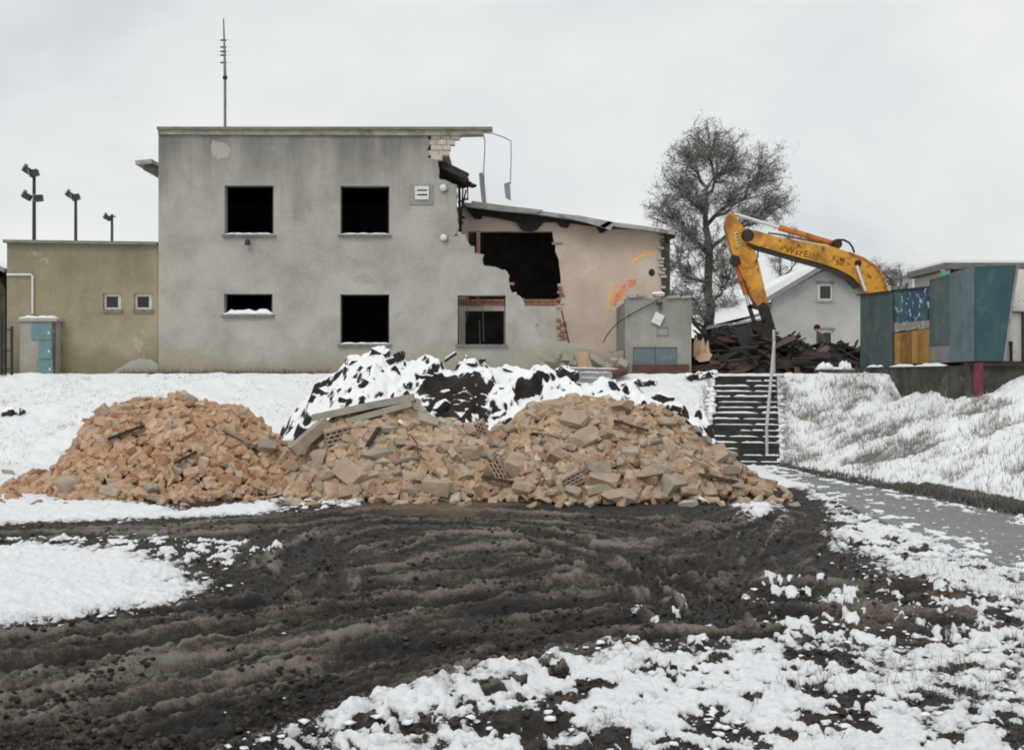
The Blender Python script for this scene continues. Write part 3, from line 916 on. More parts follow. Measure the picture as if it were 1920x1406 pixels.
# burnt roof boards torn off over the break
rb = random.Random(21)
bd = [((823, 306), (876, 332), .30), ((822, 314), (872, 338), .34), ((822, 322), (876, 343), .30), ((822, 330), (880, 347), .24),
      ((830, 337), (884, 346), .16), ((826, 343), (872, 350), .14), ((848, 335), (890, 350), .10), ((824, 309), (850, 323), .22)]
for i, (p, q, w) in enumerate(bd):
    Yb = FY + .5 + .22 * i
    MB().beam(P(*p, Yb), P(*q, Yb + rb.uniform(-.2, .5)), .30, w * .75).build('roof_board', 'char_wood', main)
for i, (p, q, w) in enumerate([((861, 350), (863, 440), .08), ((868, 352), (864, 436), .05), ((874, 356), (866, 392), .05), ((858, 392), (874, 386), .06),
                               ((858, 380), (878, 372), .05), ((859, 402), (872, 410), .07), ((857, 420), (869, 418), .06), ((877, 352), (877, 376), .04)]):
    Yb = FY + 1.0 + .1 * i
    MB().beam(P(*p, Yb), P(*q, Yb), .06, w).build('hanging_lath', 'char_wood', main)

mat('render_patch', [(.3, S(162, 159, 151)), (.7, S(175, 172, 163))], 3, .95, .4)
mat('render_patch_ochre', [(.3, S(150, 142, 120)), (.7, S(164, 155, 132))], 3, .95, .4)
MB().plate([jag([(297.5, 681), (312, 684), (330, 691), (352, 698), (362, 706)], 1, 7, 3) + [(297.5, 706)]], FY - .006, .006).build('render_patch', 'render_patch_ochre', main)
MB().plate([jag([(408, 706), (418, 695), (430, 690), (446, 693), (460, 700), (500, 697), (530, 692), (560, 697), (575, 706)], 1, 8, 5)], FY - .006, .006).build('render_patch', 'render_patch_ochre', main)
MB().plate([jag([(398, 262), (420, 268), (432, 280), (428, 296), (410, 300), (400, 292), (396, 276), (398, 262)], 2, 6, 8)], FY - .004, .004).build('render_patch', 'render_patch', main)

# ---- inner wall painted pink, left standing behind the break
PY = 39.0
hole1 = jag([(878, 434), (1035, 434)], .4, 30, 2) + jag([(1036, 436), (1043, 470), (1051, 515), (1050, 572)], 1.8, 7, 3) + [(878, 572)]
hole2 = rect(872, 583, 945, 648)
MB().plate([[(818, 712), (818, 380), (868, 390), (960, 399), (1060, 406), (1130, 418), (1246, 434)] +
            jag([(1246, 434), (1243, 470), (1245, 520), (1240, 560), (1243, 640)], 2.2, 8, 9) + [(1243, 712)],
            hole1, hole2], PY, .30).build('pink_wall', 'plaster_pink', main)
# lower painted panel, white
MB().plate([[(820, 576)] + jag([(1044, 575), (1043, 610), (1046, 645)], 2, 8, 4)[:] + [(1044, 700), (820, 700)], hole2],
           PY - .02, .018).build('painted_panel', 'plaster_white', main)
# exposed red brick: the band under the big opening, the jamb beside it
r = random.Random(8)
for row, yb in enumerate((561, 567)):
    x = 858 - (row % 2) * 7
    while x < 1049:
        w = 14 * r.uniform(.85, 1.05)
        a = P(x, yb, PY - .03); c = P(x + w - .8, yb + 5.2, PY - .03)
        MB().box(((a[0] + c[0]) / 2, PY + .1 + r.uniform(-.015, .015), (a[2] + c[2]) / 2), (c[0] - a[0], .25, a[2] - c[2])).build('brick', 'brick_red', main)
        x += w
for row in range(17):
    yb = 532 + row * 6.6
    x = 1046 + (row % 2) * 4 + r.uniform(-3, 2)
    if 575 < yb < 585 or r.random() < .12:
        continue
    a = P(x, yb, PY - .03); c = P(x + r.uniform(6, 12), yb + 5.4, PY - .03)
    MB().box(((a[0] + c[0]) / 2, PY + .10 + r.uniform(-.02, .02), (a[2] + c[2]) / 2), (c[0] - a[0], .28, a[2] - c[2])).build(
        'brick', 'brick_red' if 538 < yb < 560 or yb > 590 else 'block_beige', main)
# corner pillar
MB().plate([jag([(1240, 434), (1257, 434)], 1, 8, 2) + [(1257, 712), (1242, 712)]], PY - .08, .45).build('corner_pillar', 'concrete_dark', main)
for row in range(16):
    yb = 438 + row * 6.7
    if r.random() < .4: continue
    a = P(1239 + r.uniform(-3.5, 2.5), yb, PY - .1)
    MB().box((a[0] + .06, PY + .04, a[2]), (.2 * r.uniform(.6, 1.1), .26, .075), Matrix.Rotation(r.uniform(-.1, .1), 3, 'Y')).build('brick', 'brick_red' if r.random() < .5 else 'block_beige', main)
MB().plate([[(1222 + 6 * math.cos(t), 511 + 7 * math.sin(t)) for t in np.linspace(0, 6.28, 9)[:-1]]], PY - .015, .01).build('hole_shade_disc', 'slot_shade', main)  # flat dark disc on the wall, painted shade instead of a real hole
# brown timber stud and scraps in the opening
MB().beam(P(897, 432, PY - .25), P(897, 500, PY - .25), .10, .12).build('timber_stud', 'timber_pink', main)
for (px, t_) in ((876, 4), (896, 3)):
    MB().beam(P(px, 556, FY + 1.0), P(px, 575, FY + 1.0), .06, .07).build('timber_stud', 'timber_pink', main)
for pts in ([(876, 572), (877, 584), (872, 610)], [(905, 575), (906, 600), (907, 640)], [(899, 600), (900, 645)]):
    MB().tube([P(x, y_, FY + 1.2) for x, y_ in pts], .012, 5).build('hanging_wire', 'grey_metal', main)
# dark room behind, closed on every side
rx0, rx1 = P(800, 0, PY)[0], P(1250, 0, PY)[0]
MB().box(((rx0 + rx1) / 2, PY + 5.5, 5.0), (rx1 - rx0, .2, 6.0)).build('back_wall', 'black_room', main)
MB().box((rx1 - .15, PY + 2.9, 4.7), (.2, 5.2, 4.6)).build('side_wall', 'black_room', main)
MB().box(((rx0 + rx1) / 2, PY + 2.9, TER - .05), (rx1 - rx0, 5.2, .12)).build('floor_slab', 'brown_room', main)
# roof over that part: sagging felt on boards, edge curled
prof = [(868, 379), (905, 384), (950, 389), (1010, 395), (1060, 402), (1110, 409), (1160, 418), (1210, 424), (1266, 433)]
v = []; f = []
for i, (px, py) in enumerate(prof):
    for (Yq, dz) in ((PY - .55, 0), (PY + 5.8, .25)):
        q = P(px, py, PY - .55)
        for th in (0, -.13):
            v.append((q[0], Yq, q[2] + dz + th))
for i in range(len(prof) - 1):
    a = i * 4; c = a + 4
    f += [(a, c, c + 2, a + 2), (a + 1, a + 3, c + 3, c + 1), (a, a + 1, c + 1, c), (a + 2, c + 2, c + 3, a + 3)]
f += [(0, 2, 3, 1), (len(v) - 4, len(v) - 3, len(v) - 1, len(v) - 2)]
MB().add(v, f).build('rear_roof', 'felt_roof', main)
MB().plate([[(876, 391), (960, 398), (1050, 405), (1120, 414), (1200, 425), (1262, 434), (1262, 439), (1200, 431), (1146, 428), (1126, 437), (1119, 425), (1070, 418),
             (1064, 427), (1050, 424), (1044, 416), (1020, 416), (1008, 430), (996, 434), (980, 432), (968, 416), (930, 408), (905, 404), (902, 410), (890, 410), (884, 402)]],
           PY - .2, .16).build('burnt_beam', 'char_wood', main)
for poly in ([(885, 377), (950, 386), (1020, 394), (1000, 400), (940, 396), (880, 388)],
             [(1045, 400), (1090, 405), (1150, 417), (1134, 428), (1100, 418), (1060, 408)],
             [(1124, 424), (1142, 414), (1152, 420), (1144, 432)]):
    MB().plate([poly], PY - .62, .03).build('roof_sheet', 'roof_sheet', main)
MB().plate([[(1232, 428), (1268, 434), (1266, 446), (1252, 450), (1246, 436)]], PY - .4, .2).build('burnt_beam', 'char_wood', main)
# graffiti: flat paint on the pink wall
def arc_poly(p0, p1, p2, w0, w1, w2, n=10):
    L = []; R = []
    for i in range(n + 1):
        t = i / n
        x = (1 - t) ** 2 * p0[0] + 2 * t * (1 - t) * p1[0] + t * t * p2[0]
        y_ = (1 - t) ** 2 * p0[1] + 2 * t * (1 - t) * p1[1] + t * t * p2[1]
        dx = 2 * (1 - t) * (p1[0] - p0[0]) + 2 * t * (p2[0] - p1[0]); dy = 2 * (1 - t) * (p1[1] - p0[1]) + 2 * t * (p2[1] - p1[1])
        d = math.hypot(dx, dy); w = (1 - t) ** 2 * w0 + 2 * t * (1 - t) * w1 + t * t * w2
        L.append((x - dy / d * w, y_ + dx / d * w)); R.append((x + dy / d * w, y_ - dx / d * w))
    return L + R[::-1]


for poly, m_, k in ((arc_poly((1184, 495), (1192, 462), (1232, 477), 1.5, 9, 1), 'graffiti_orange', 0),
                    (arc_poly((1184, 496), (1200, 472), (1230, 479), 2, 4.5, .8), 'graffiti_yellow', 1),
                    (arc_poly((1143, 582), (1140, 545), (1172, 530), 3, 11, 2), 'graffiti_orange', 0),
                    (arc_poly((1152, 574), (1154, 552), (1182, 530), 2, 7.5, 2), 'graffiti_red', 1),
                    (arc_poly((1142, 583), (1136, 560), (1150, 540), 2, 3, 1.2), 'graffiti_yellow', 2),
                    (arc_poly((1164, 562), (1172, 548), (1180, 532), 2, 5, 1), 'graffiti_orange', 2),
                    ([(1176, 526), (1194, 522), (1192, 532), (1180, 540)], 'graffiti_red', 3)):
    MB().plate([poly], PY - .008 - .002 * k, .006).build('graffiti_mark', m_, main)
MB().plate([rect(1035, 454, 1056, 459)], PY - .02, .02).build('wall_plate', 'grey_metal', main)
# steel strips dangling from the roof edge
h1 = thing('hanging_strip', P(908, 392, 37.2), 'bent steel strip dangling from roof edge with twisted plate end', 'metal strip')
MB().tube([P(x, y_, 36.6 + .6 * i / 6) for i, (x, y_) in enumerate([(902, 246), (906, 252), (909, 262), (909, 285), (907, 315), (908, 350), (910, 392)])], .018, 6).build('strip', 'grey_metal', h1)
MB().plate([[(898, 325), (905, 323), (909, 345), (912, 380), (908, 390), (903, 376), (900, 350)]], 37.1, .05).build('plate', 'grey_metal', h1)
h2 = thing('hanging_strip', P(957, 374, 37.2), 'thin steel strip arching out from roof edge with boxy end', 'metal strip')
MB().tube([P(x, y_, 36.6) for (x, y_) in [(904, 249), (925, 251), (945, 258), (958, 265), (958.5, 285), (958, 310), (957, 345)]], .018, 6).build('strip', 'grey_metal', h2)
MB().plate([[(945, 345), (956, 341), (958, 375), (948, 370)]], 36.55, .16).build('plate', 'grey_metal', h2)

# antenna on the roof
am = thing('antenna_mast', (P(422, 238, 38)[0], 38, z0 + .085), 'slender aerial mast with ball joint and short dipoles on flat roof', 'antenna')
X0 = P(422, 238, 38)[0]
MB().tube([(X0, 38, z0 + .085), P(422, 146, 38)], .045, 8).build('mast', 'mast', am)
MB().tube([P(422, 146, 38), P(421, 95, 38), P(419, 35, 38)], .05, 8, .022).build('whip', 'mast', am)
a = P(422, 146, 38)
MB().lathe(a, [(.01, -.085), (.06, -.06), (.085, 0), (.06, .06), (.01, .085)], 12).build('ball_joint', 'dark_metal', am, smooth=True)
for py in (76, 89, 97, 104, 118):
    a = P(420.6, py, 38)
    MB().tube([(a[0] - .12, 38.0, a[2]), (a[0] + .06, 38.0, a[2])], .028, 6).build('dipole', 'dark_metal', am)
    MB().tube([(a[0] - .28, 38.0, a[2]), (a[0] + .25, 38.0, a[2])], .003, 5).build('dipole', 'mast', am)

# ================================================================ left wing, cabinet, gate, shed
wy = FY + .05
wing = thing('low_wing', (P(155, 0, wy)[0], wy, TER), 'low ochre rendered flat roofed wing with two small square windows', 'building')
w1, w2 = rect(193, 550, 228, 581), rect(251, 550, 286, 581)
MB().plate([[(13, 712), (13, 456), (296.4, 459), (296.4, 712)], w1, w2], wy, .35).build('front_wall', 'plaster_ochre', wing)
a = P(9, 453, wy); c = P(296, 457, wy)
MB().beam((a[0], wy + 2.8, a[2] + .0), (c[0], wy + 2.8, c[2] + .0), 5.9, .09).build('roof_slab', 'flashing', wing)
MB().box((P(13, 0, wy)[0] + .15, wy + 2.9, (TER + 6.3) / 2), (.3, 5.0, 6.3 - TER)).build('side_wall', 'plaster_ochre', wing)
MB().box((P(155, 0, wy)[0], wy + 5.6, (TER + 6.3) / 2), (4.6, .3, 6.3 - TER)).build('back_wall', 'black_room', wing)
for (xa, xb) in ((193, 228), (251, 286)):
    fr = MB().plate([rect(xa + .5, 550.5, xb - .5, 580.5), rect(xa + 6.5, 556, xb - 6.5, 576.5)], wy + .10, .07).build('window_frame', 'frame_white', wing)
    MB().plate([rect(xa + 6, 555.5, xb - 6, 577)], wy + .13, .01).build('pane', 'glass_dark', fr)
    MB().plate([rect(xa - 2, 581, xb + 1, 587)], wy - .05, .3).build('window_sill', 'sill', wing)
MB().plate([jag([(200, 706), (212, 697), (228, 688), (244, 677), (262, 672), (284, 674), (296, 684)], 1, 8, 6) + [(296, 706)]], wy - .006, .006).build('render_patch', 'render_patch', wing)
pp = [P(13, 515, wy - .05), P(61, 515, wy - .05), P(61, 588, wy - .05)]
MB().tube([pp[0], (pp[1][0] - .05, pp[1][1], pp[1][2]), (pp[1][0], pp[1][1], pp[1][2] - .05), pp[2]], .035, 8).build('conduit', 'white_plastic', wing)

cy = 35.55
cab = thing('utility_cabinet', (P(70, 0, cy)[0], cy, TER), 'grey masonry meter cabinet with teal steel doors and snow on its slab', 'cabinet')
MB().plate([rect(37, 602, 104, 712)], cy, .45).build('body', 'plaster_annex', cab)
cp = MB().plate([rect(34, 597, 107, 602)], cy - .08, .6).build('cap_slab', 'concrete', cab)
snow_strip((P(35, 597, cy)[0], cy + .18, P(0, 597, cy)[2]), (P(106, 597, cy)[0], cy + .18, P(0, 597, cy)[2]), .55, .09, 4).build('cap_snow', 'snow', cp, smooth=True)
for q in (rect(59, 606, 97, 637), rect(72, 639, 97, 672), rect(70, 674, 99, 704)):
    d = MB().plate([q], cy - .03, .03).build('door', 'cabinet_teal', cab)
    a = P(q[1][0] - 5, (q[0][1] + q[2][1]) / 2 + 3, cy - .03)
    MB().box((a[0], a[1] - .015, a[2]), (.05, .03, .07)).build('latch', 'white_plastic', d)
MB().plate([rect(99, 604, 103, 704)], cy - .05, .05).build('side_post', 'concrete_dark', cab)

gt = thing('steel_gate', (P(8, 0, 35.4)[0], 35.4, TER), 'dark steel gate posts and rails beside low ochre wing', 'gate')
for px, w, top in ((-30, 6, 560), (2, 4, 600), (9, 3, 600), (22, 4, 612)):
    a = P(px, top, 35.4)
    MB().box((a[0], 35.4, (TER + a[2]) / 2), (w * .0161, .07, a[2] - TER)).build('post', 'dark_metal', gt)
for py in (618, 658, 692):
    a = P(-34, py, 35.42); c = P(24, py, 35.42)
    MB().beam(a, c, .035, .035).build('rail', 'dark_metal', gt)

sh = thing('garden_shed', (P(-90, 0, 38.5)[0], 38.5, TER), 'dark shed with snowy roof edge left of ochre wing', 'shed')
MB().plate([[(-230, 712), (-230, 505), (-60, 480), (-2, 520), (10, 545), (10, 712)]], 38.5, 3).build('wall', 'concrete_dark', sh)
MB().beam((P(-62, 478, 38.2)[0], 39.8, P(0, 478, 38.2)[2]), (P(14, 502, 38.2)[0], 39.8, P(0, 508, 38.2)[2]), 3.6, .14).build('roof', 'house_roof', sh)
MB().beam((P(-62, 478, 38.2)[0], 39.8, P(0, 478, 38.2)[2]), (P(-240, 520, 38.2)[0], 39.8, P(0, 512, 38.2)[2]), 3.6, .14).build('roof', 'house_roof', sh)

# ================================================================ annex at the right end
ay = 35.85
an = thing('small_annex', (P(1233, 0, ay)[0], ay, TER), 'small grey rendered annex with blue steel doors under broken coping', 'annex')
MB().plate([[(1172, 712), (1172, 560)] + jag([(1172, 560), (1196, 557), (1226, 560), (1262, 556), (1296, 561)], 1.2, 9, 6) + [(1296, 712)], rect(1187, 651, 1270, 682)],
           ay, .3).build('front_wall', 'plaster_annex', an)
MB().box((P(1292, 0, ay)[0], ay + 1.6, (TER + 4.6) / 2), (.14, 2.6, 4.6 - TER)).build('side_wall', 'plaster_annex', an)
MB().box((P(1176, 0, ay)[0], ay + 1.6, (TER + 4.6) / 2), (.14, 2.6, 4.6 - TER)).build('side_wall', 'plaster_annex', an)
MB().box((P(1234, 0, ay)[0], ay + 1.6, 4.62), (1.86, 2.7, .1)).build('roof_slab', 'concrete', an)
MB().box((P(1234, 0, ay)[0], ay + .32, 3.0), (1.5, .02, .9)).build('back_panel', 'black_room', an)
for xa, xb in ((1187.5, 1228), (1229, 1269.5)):
    MB().plate([rect(xa, 651.5, xb, 681.5)], ay + .03, .04).build('steel_door', 'blue_door', an)
MB().plate([rect(1186, 683, 1292, 712)], ay - .06, .06).build('plinth', 'plinth_red', an)
r = random.Random(4)
for (px, py, w) in ((1186, 556, .3), (1204, 554, .34), (1236, 554, .3), (1262, 557, .4), (1286, 557, .32)):
    a = P(px, py, ay)
    MB().box((a[0], ay + .12, a[2]), (w, .4, .08), Matrix.Rotation(r.uniform(-.12, .12), 3, 'Y')).build('coping_piece', 'concrete', an)
snow_strip(P(1222, 552, ay + .1), P(1246, 552, ay + .1), .25, .09, 6).build('coping_snow', 'snow', an, smooth=True)
a = P(1236, 569, ay)
MB().box((a[0], ay - .05, a[2]), (.18, .2, .06)).build('lamp_bracket', 'dark_metal', an)
a = P(1233, 598, ay)
pn = MB().box((a[0], ay - .06, a[2]), (.30, .05, .34), Matrix.Rotation(.45, 3, 'Y')).build('hanging_panel', 'white_plastic', an)
MB().plate([rect(1231, 612, 1253, 630), rect(1233, 614, 1251, 628)], ay - .03, .03).build('meter_frame', 'grey_metal', an)
MB().tube([P(x, y_, ay - .04) for x, y_ in ((1238, 571), (1239, 585))], .012, 5).build('wire', 'dark_metal', an)
cb = thing('hanging_cable', P(1131, 642, 35.95), 'black cable sagging from annex lamp across pink wall', 'cable')
MB().tube([P(x, y_, yy) for x, y_, yy in ((1233, 564, 35.78), (1205, 578, 35.78), (1180, 591, 35.8), (1160, 604, 36.0), (1146, 618, 36.4), (1136, 632, 36.6), (1131, 643, 36.6))], .016, 5).build('cable', 'rubber', cb)
rod = thing('leaning_rod', P(1067, 643, 37.5), 'thin dark rod leaning on torn red brick jamb', 'rod')
MB().tube([P(1053, 583, 38.7), P(1060, 612, 38.2), P(1067, 643, 37.5)], .025, 6).build('rod', 'dark_metal', rod)

# debris on the terrace in front of the pink wall
def board(name, label, cat, quad, Y, t, m, rotx=0, group=None):
    c = P(sum(q[0] for q in quad) / len(quad), max(q[1] for q in quad), Y)
    th = thing(name, c, label, cat, group)
    MB().plate([quad], Y, t).build('panel', m, th)
    return th


def slab(name, label, cat, px, py, Y, size, rot, m, group=None, snow=None):
    c = Vector(P(px, py, Y))
    th = thing(name, c, label, cat, group)
    R = Euler(rot).to_matrix()
    MB().box(c, size, R).build('slab', m, th)
    if snow:
        up = R @ Vector((0, 0, size[2] / 2)); ax = R @ Vector((size[0] / 2 * .95, 0, 0))
        snow_strip(c + up - ax, c + up + ax, size[1] * .9, snow, int(px)).build('snow_layer', 'snow', th, smooth=True)
    return th


board('plywood_board', 'tan plywood board leaning at foot of pink wall', 'board', [(1078, 660), (1101, 659), (1112, 692), (1086, 694)], 35.8, .03, 'plywood')
slab('broken_slab', 'tilted grey slab beside the leaning plywood board', 'slab', 1120, 674, 35.75, (.5, .4, .06), (.5, .6, .2), 'concrete')
slab('timber_plank', 'long snow topped plank lying before the pink wall', 'plank', 1112, 693, 35.3, (1.9, .3, .07), (0, .02, .05), 'plank_grey', snow=.03)
slab('concrete_beam', 'grey beam with thin snow lying below the snow topped plank', 'beam', 1110, 702, 34.9, (1.2, .3, .12), (0, .0, -.06), 'plank_grey', snow=.03)
slab('broken_slab', 'dark reddish slab propped beside the red annex plinth', 'slab', 1158, 697, 35.2, (.45, .5, .14), (.3, -.3, .3), 'plinth_red')
r = random.Random(12)
for i, (px, py) in enumerate(((1030, 672), (1046, 664), (1062, 671), (1020, 684), (1058, 686), (1140, 686), (1150, 676), (1166, 684), (1072, 680))):
    s_ = r.uniform(.2, .38)
    sl = slab('rubble_lump', 'broken render lump heaped at foot of the torn grey wall', 'rubble', px, py, 35.72, (s_, s_ * .8, s_ * .6),
              (r.uniform(-.6, .6), r.uniform(-.6, .6), r.uniform(0, 3)), 'concrete', 'render lumps at the wall foot')

# ================================================================ stairs and handrail
axv = ST_B - ST_T; SL = float(np.hypot(*axv)); axv = axv / SL
st_rot = math.atan2(axv[0], -axv[1])        # turn about z so that local -y runs down the flight
st = thing('staircase', (ST_B[0], ST_B[1], 0), 'dark concrete flight of steps with snow on the treads', 'stairs')
Rz = Matrix.Rotation(st_rot, 3, 'Z')
td = SL / NSTEP
r = random.Random(31)
for k in range(NSTEP):
    top = TER - .15 * (k + .25)
    c = ST_T + axv * (td * (k + .5) + .05)
    so = MB().box((c[0], c[1], top - .14), (ST_W, td + .16, .28), Rz).build('step', 'step', st)
    front = ST_T + axv * (td * (k + 1) - .02)
    x = -ST_W / 2 + r.uniform(0, .2)
    while x < ST_W / 2 - .1:
        w = r.uniform(.45, 1.4)
        if k > 9: w *= .6
        xe = min(x + w, ST_W / 2)
        a = Rz @ Vector((x, 0, 0)); c2 = Rz @ Vector((xe, 0, 0))
        if r.random() < (.97 if k < 10 else .8):
            snow_strip((front[0] + a.x, front[1] + a.y, top), (front[0] + c2.x, front[1] + c2.y, top), td * .7, r.uniform(.03, .06) * (1 if k < 8 else .7), k * 7 + int(x * 10), 8).build(
                'step_snow', 'snow', so, smooth=True)
        x = xe + r.uniform(.02, .18)
hr = thing('handrail', (ST_B[0] + .8, ST_B[1], 0), 'grey tubular handrail running down beside the steps', 'handrail')
tp = P(1451, 618, 35.5); t0 = P(1447, 703, 35.5)
lo = P(1437.5, 800, 31.2)
MB().tube([(tp[0], 35.5, TER - .1), tp], .045, 8).build('post', 'rail_paint', hr)
MB().tube([(tp[0], 35.45, tp[2] - .35), lo], .042, 8).build('rail', 'rail_paint', hr)
MB().tube([lo, (lo[0] + .01, 31.2, -.05)], .04, 8).build('post', 'rail_paint', hr)

# ================================================================ heaps
def out_h(tab, Yc):
    xs = np.array([(q[0] - 960) * Yc / F for q in tab]); hs = np.array([EYE - (q[1] - 703) * Yc / F for q in tab])
    return lambda X: np.interp(X, xs, hs, left=0, right=0)


PYC = 24.0
pile_out = [(0, 925), (20, 915), (50, 903), (95, 888), (132, 855), (170, 800), (200, 778), (260, 762), (330, 747), (400, 757), (450, 778), (490, 803), (530, 846),
            (570, 848), (600, 815), (640, 782), (700, 768), (780, 768), (850, 795), (885, 822), (930, 818), (965, 792), (1005, 762), (1060, 758),
            (1120, 752), (1200, 770), (1270, 788), (1320, 828), (1380, 880), (1420, 905), (1455, 928), (1475, 942)]
pile_H = out_h(pile_out, PYC)


def pile_h(X, Y):
    H = np.maximum(pile_H(X), 0)
    D = .30 + 1.04 * H
    t = np.clip(1 - np.sqrt(((Y - PYC) / D) ** 2 + .015), 0, 1) / .8775
    t = t * 1.1 / (1 + .1 * t)
    n = fbm(X * 1.3, Y * 1.3, 3, 301) * .26 + fbm(X * 4, Y * 4, 3, 311) * .12
    return H * t + n * np.clip(H * t * 2.2, 0, 1)


_px = np.arange(-11.2, 7.0, .04); _py = np.arange(PYC - 3.2, PYC + 3.2, .04)
_T = pile_h(*np.meshgrid(_px, _py))


def ph(x, y):
    i = min(max((x + 11.2) / .04, 0), len(_px) - 2.001); j = min(max((y - PYC + 3.2) / .04, 0), len(_py) - 2.001)
    a, b = int(i), int(j); u, v = i - a, j - b
    return (_T[b, a] * (1 - u) + _T[b, a + 1] * u) * (1 - v) + (_T[b + 1, a] * (1 - u) + _T[b + 1, a + 1] * u) * v


def rock(seed, lx, ly, lz, chip=.35, jit=.06):
    """convex broken block, faces flat"""
    q = random.Random(seed)
    pts = []
    for sx in (-1, 1):
        for sy in (-1, 1):
            for sz in (-1, 1):
                p = Vector((sx * lx / 2, sy * ly / 2, sz * lz / 2))
                p += Vector((q.uniform(-jit, jit) * lx, q.uniform(-jit, jit) * ly, q.uniform(-jit, jit) * lz))
                if q.random() < chip:
                    c = q.uniform(.2, .55)
                    pts += [p - Vector((sx * lx * c * q.uniform(.4, 1), 0, 0)), p - Vector((0, sy * ly * c * q.uniform(.4, 1), 0)), p - Vector((0, 0, sz * lz * c * q.uniform(.4, 1)))]
                else:
                    pts.append(p)
    bm = bmesh.new()
    for p in pts: bm.verts.new(p)
    h = bmesh.ops.convex_hull(bm, input=bm.verts)
    bmesh.ops.delete(bm, geom=list({g for g in h['geom_interior'] + h['geom_unused'] if isinstance(g, bmesh.types.BMVert)}), context='VERTS')
    bmesh.ops.recalc_face_normals(bm, faces=bm.faces)
    me = bpy.data.meshes.new('piece'); bm.to_mesh(me); bm.free()
    return me


def lump_mesh(seed, lx, ly, lz, n=18):
    q = random.Random(seed); bm = bmesh.new()
    for i in range(n):
        d = Vector((q.gauss(0, 1), q.gauss(0, 1), q.gauss(0, 1))).normalized()
        mx = max(abs(d.x), abs(d.y), abs(d.z)) ** .55
        d = d / mx * q.uniform(.85, 1.08)
        bm.verts.new((d.x * lx / 2, d.y * ly / 2, d.z * lz / 2))
    h = bmesh.ops.convex_hull(bm, input=bm.verts)
    bmesh.ops.delete(bm, geom=list({g for g in h['geom_interior'] + h['geom_unused'] if isinstance(g, bmesh.types.BMVert)}), context='VERTS')
    bmesh.ops.recalc_face_normals(bm, faces=bm.faces)
    me = bpy.data.meshes.new('piece'); bm.to_mesh(me); bm.free()
    return me


def hollow_block(lx, ly, lz, rows, n):
    """hollow block: slots run through it, seen on its end"""
    m = MB()
    hb = lz / (rows * 1.0 + (rows + 1) * .9)        # slot height
    w = hb * .9
    z = -lz / 2
    for k in range(rows + 1):
        m.box((0, 0, z + w / 2), (lx, ly, w)); z += w
        if k < rows:
            off = (k % 2) * .5
            sl = lx / n
            for j in range(-1, n + 2):
                c = -lx / 2 + (j + off) * sl
                a, b = max(-lx / 2, c - sl * .14), min(lx / 2, c + sl * .14)
                if b - a > .004:
                    m.box(((a + b) / 2, 0, z + hb / 2), (b - a, ly * .996, hb))
            z += hb
    m.box((0, ly * .1, 0), (lx * .96, ly * .3, lz * .96))
    me = bpy.data.meshes.new('hollow_block'); me.from_pydata(m.v, [], m.f)
    return me


def surf_frame(hf, x, y):
    e_ = .12
    a = ph(x, y)
    return float(a), Vector((-(ph(x + e_, y) - a) / e_, -(ph(x, y + e_) - a) / e_, 1)).normalized()


def place(me, name, m, parent, loc, n, yaw, tilt, scale, rr):
    o = bpy.data.objects.new(name, me); COL.objects.link(o)
    if not me.materials:
        me.materials.append(MATS[m])
    q = n.to_track_quat('Z', 'Y').to_matrix() if n.z < .999 else Matrix.Identity(3)
    R = q @ Matrix.Rotation(yaw, 3, 'Z') @ Matrix.Rotation(tilt[0], 3, 'X') @ Matrix.Rotation(tilt[1], 3, 'Y')
    o.rotation_euler = R.to_euler()
    o.location = Vector(loc) - parent_loc(parent)
    o.scale = scale
    o.parent = parent
    return o


BRV = [rock(100 + i, .25, .12, .068, .5 if i % 3 else .15, .05) for i in range(10)] + \
      [rock(200 + i, .15, .12, .07, .55, .12) for i in range(8)]
BRV2 = [m_.copy() for m_ in BRV]
BITV = []
for i in range(14):
    me = rock(300 + i, random.uniform(.08, .16), random.uniform(.06, .11), random.uniform(.035, .07), .5, .15)
    me.calc_loop_triangles()
    BITV.append((np.array([v.co[:] for v in me.vertices]), [tuple(p.vertices) for p in me.polygons]))
BLK = [rock(400 + i, .44, .28, .22, .55, .12) if i % 2 else lump_mesh(420 + i, .46, .3, .24, 20) for i in range(12)]
HOL = [hollow_block(.40, .28, .24, 3, 4), hollow_block(.48, .24, .2, 3, 5)]
piles = []
spec = [('left', -12.0, -4.35, 'pile of broken orange bricks with the tallest rounded heap, on snow', 1.0),
        ('mid', -4.35, -.62, 'brick rubble pile with grey concrete beam lying across its top', 1.0),
        ('right', -.62, 6.6, 'brick rubble pile strewn with pale blocks, spilling beside the path', 1.0)]
rp_ = random.Random(77)
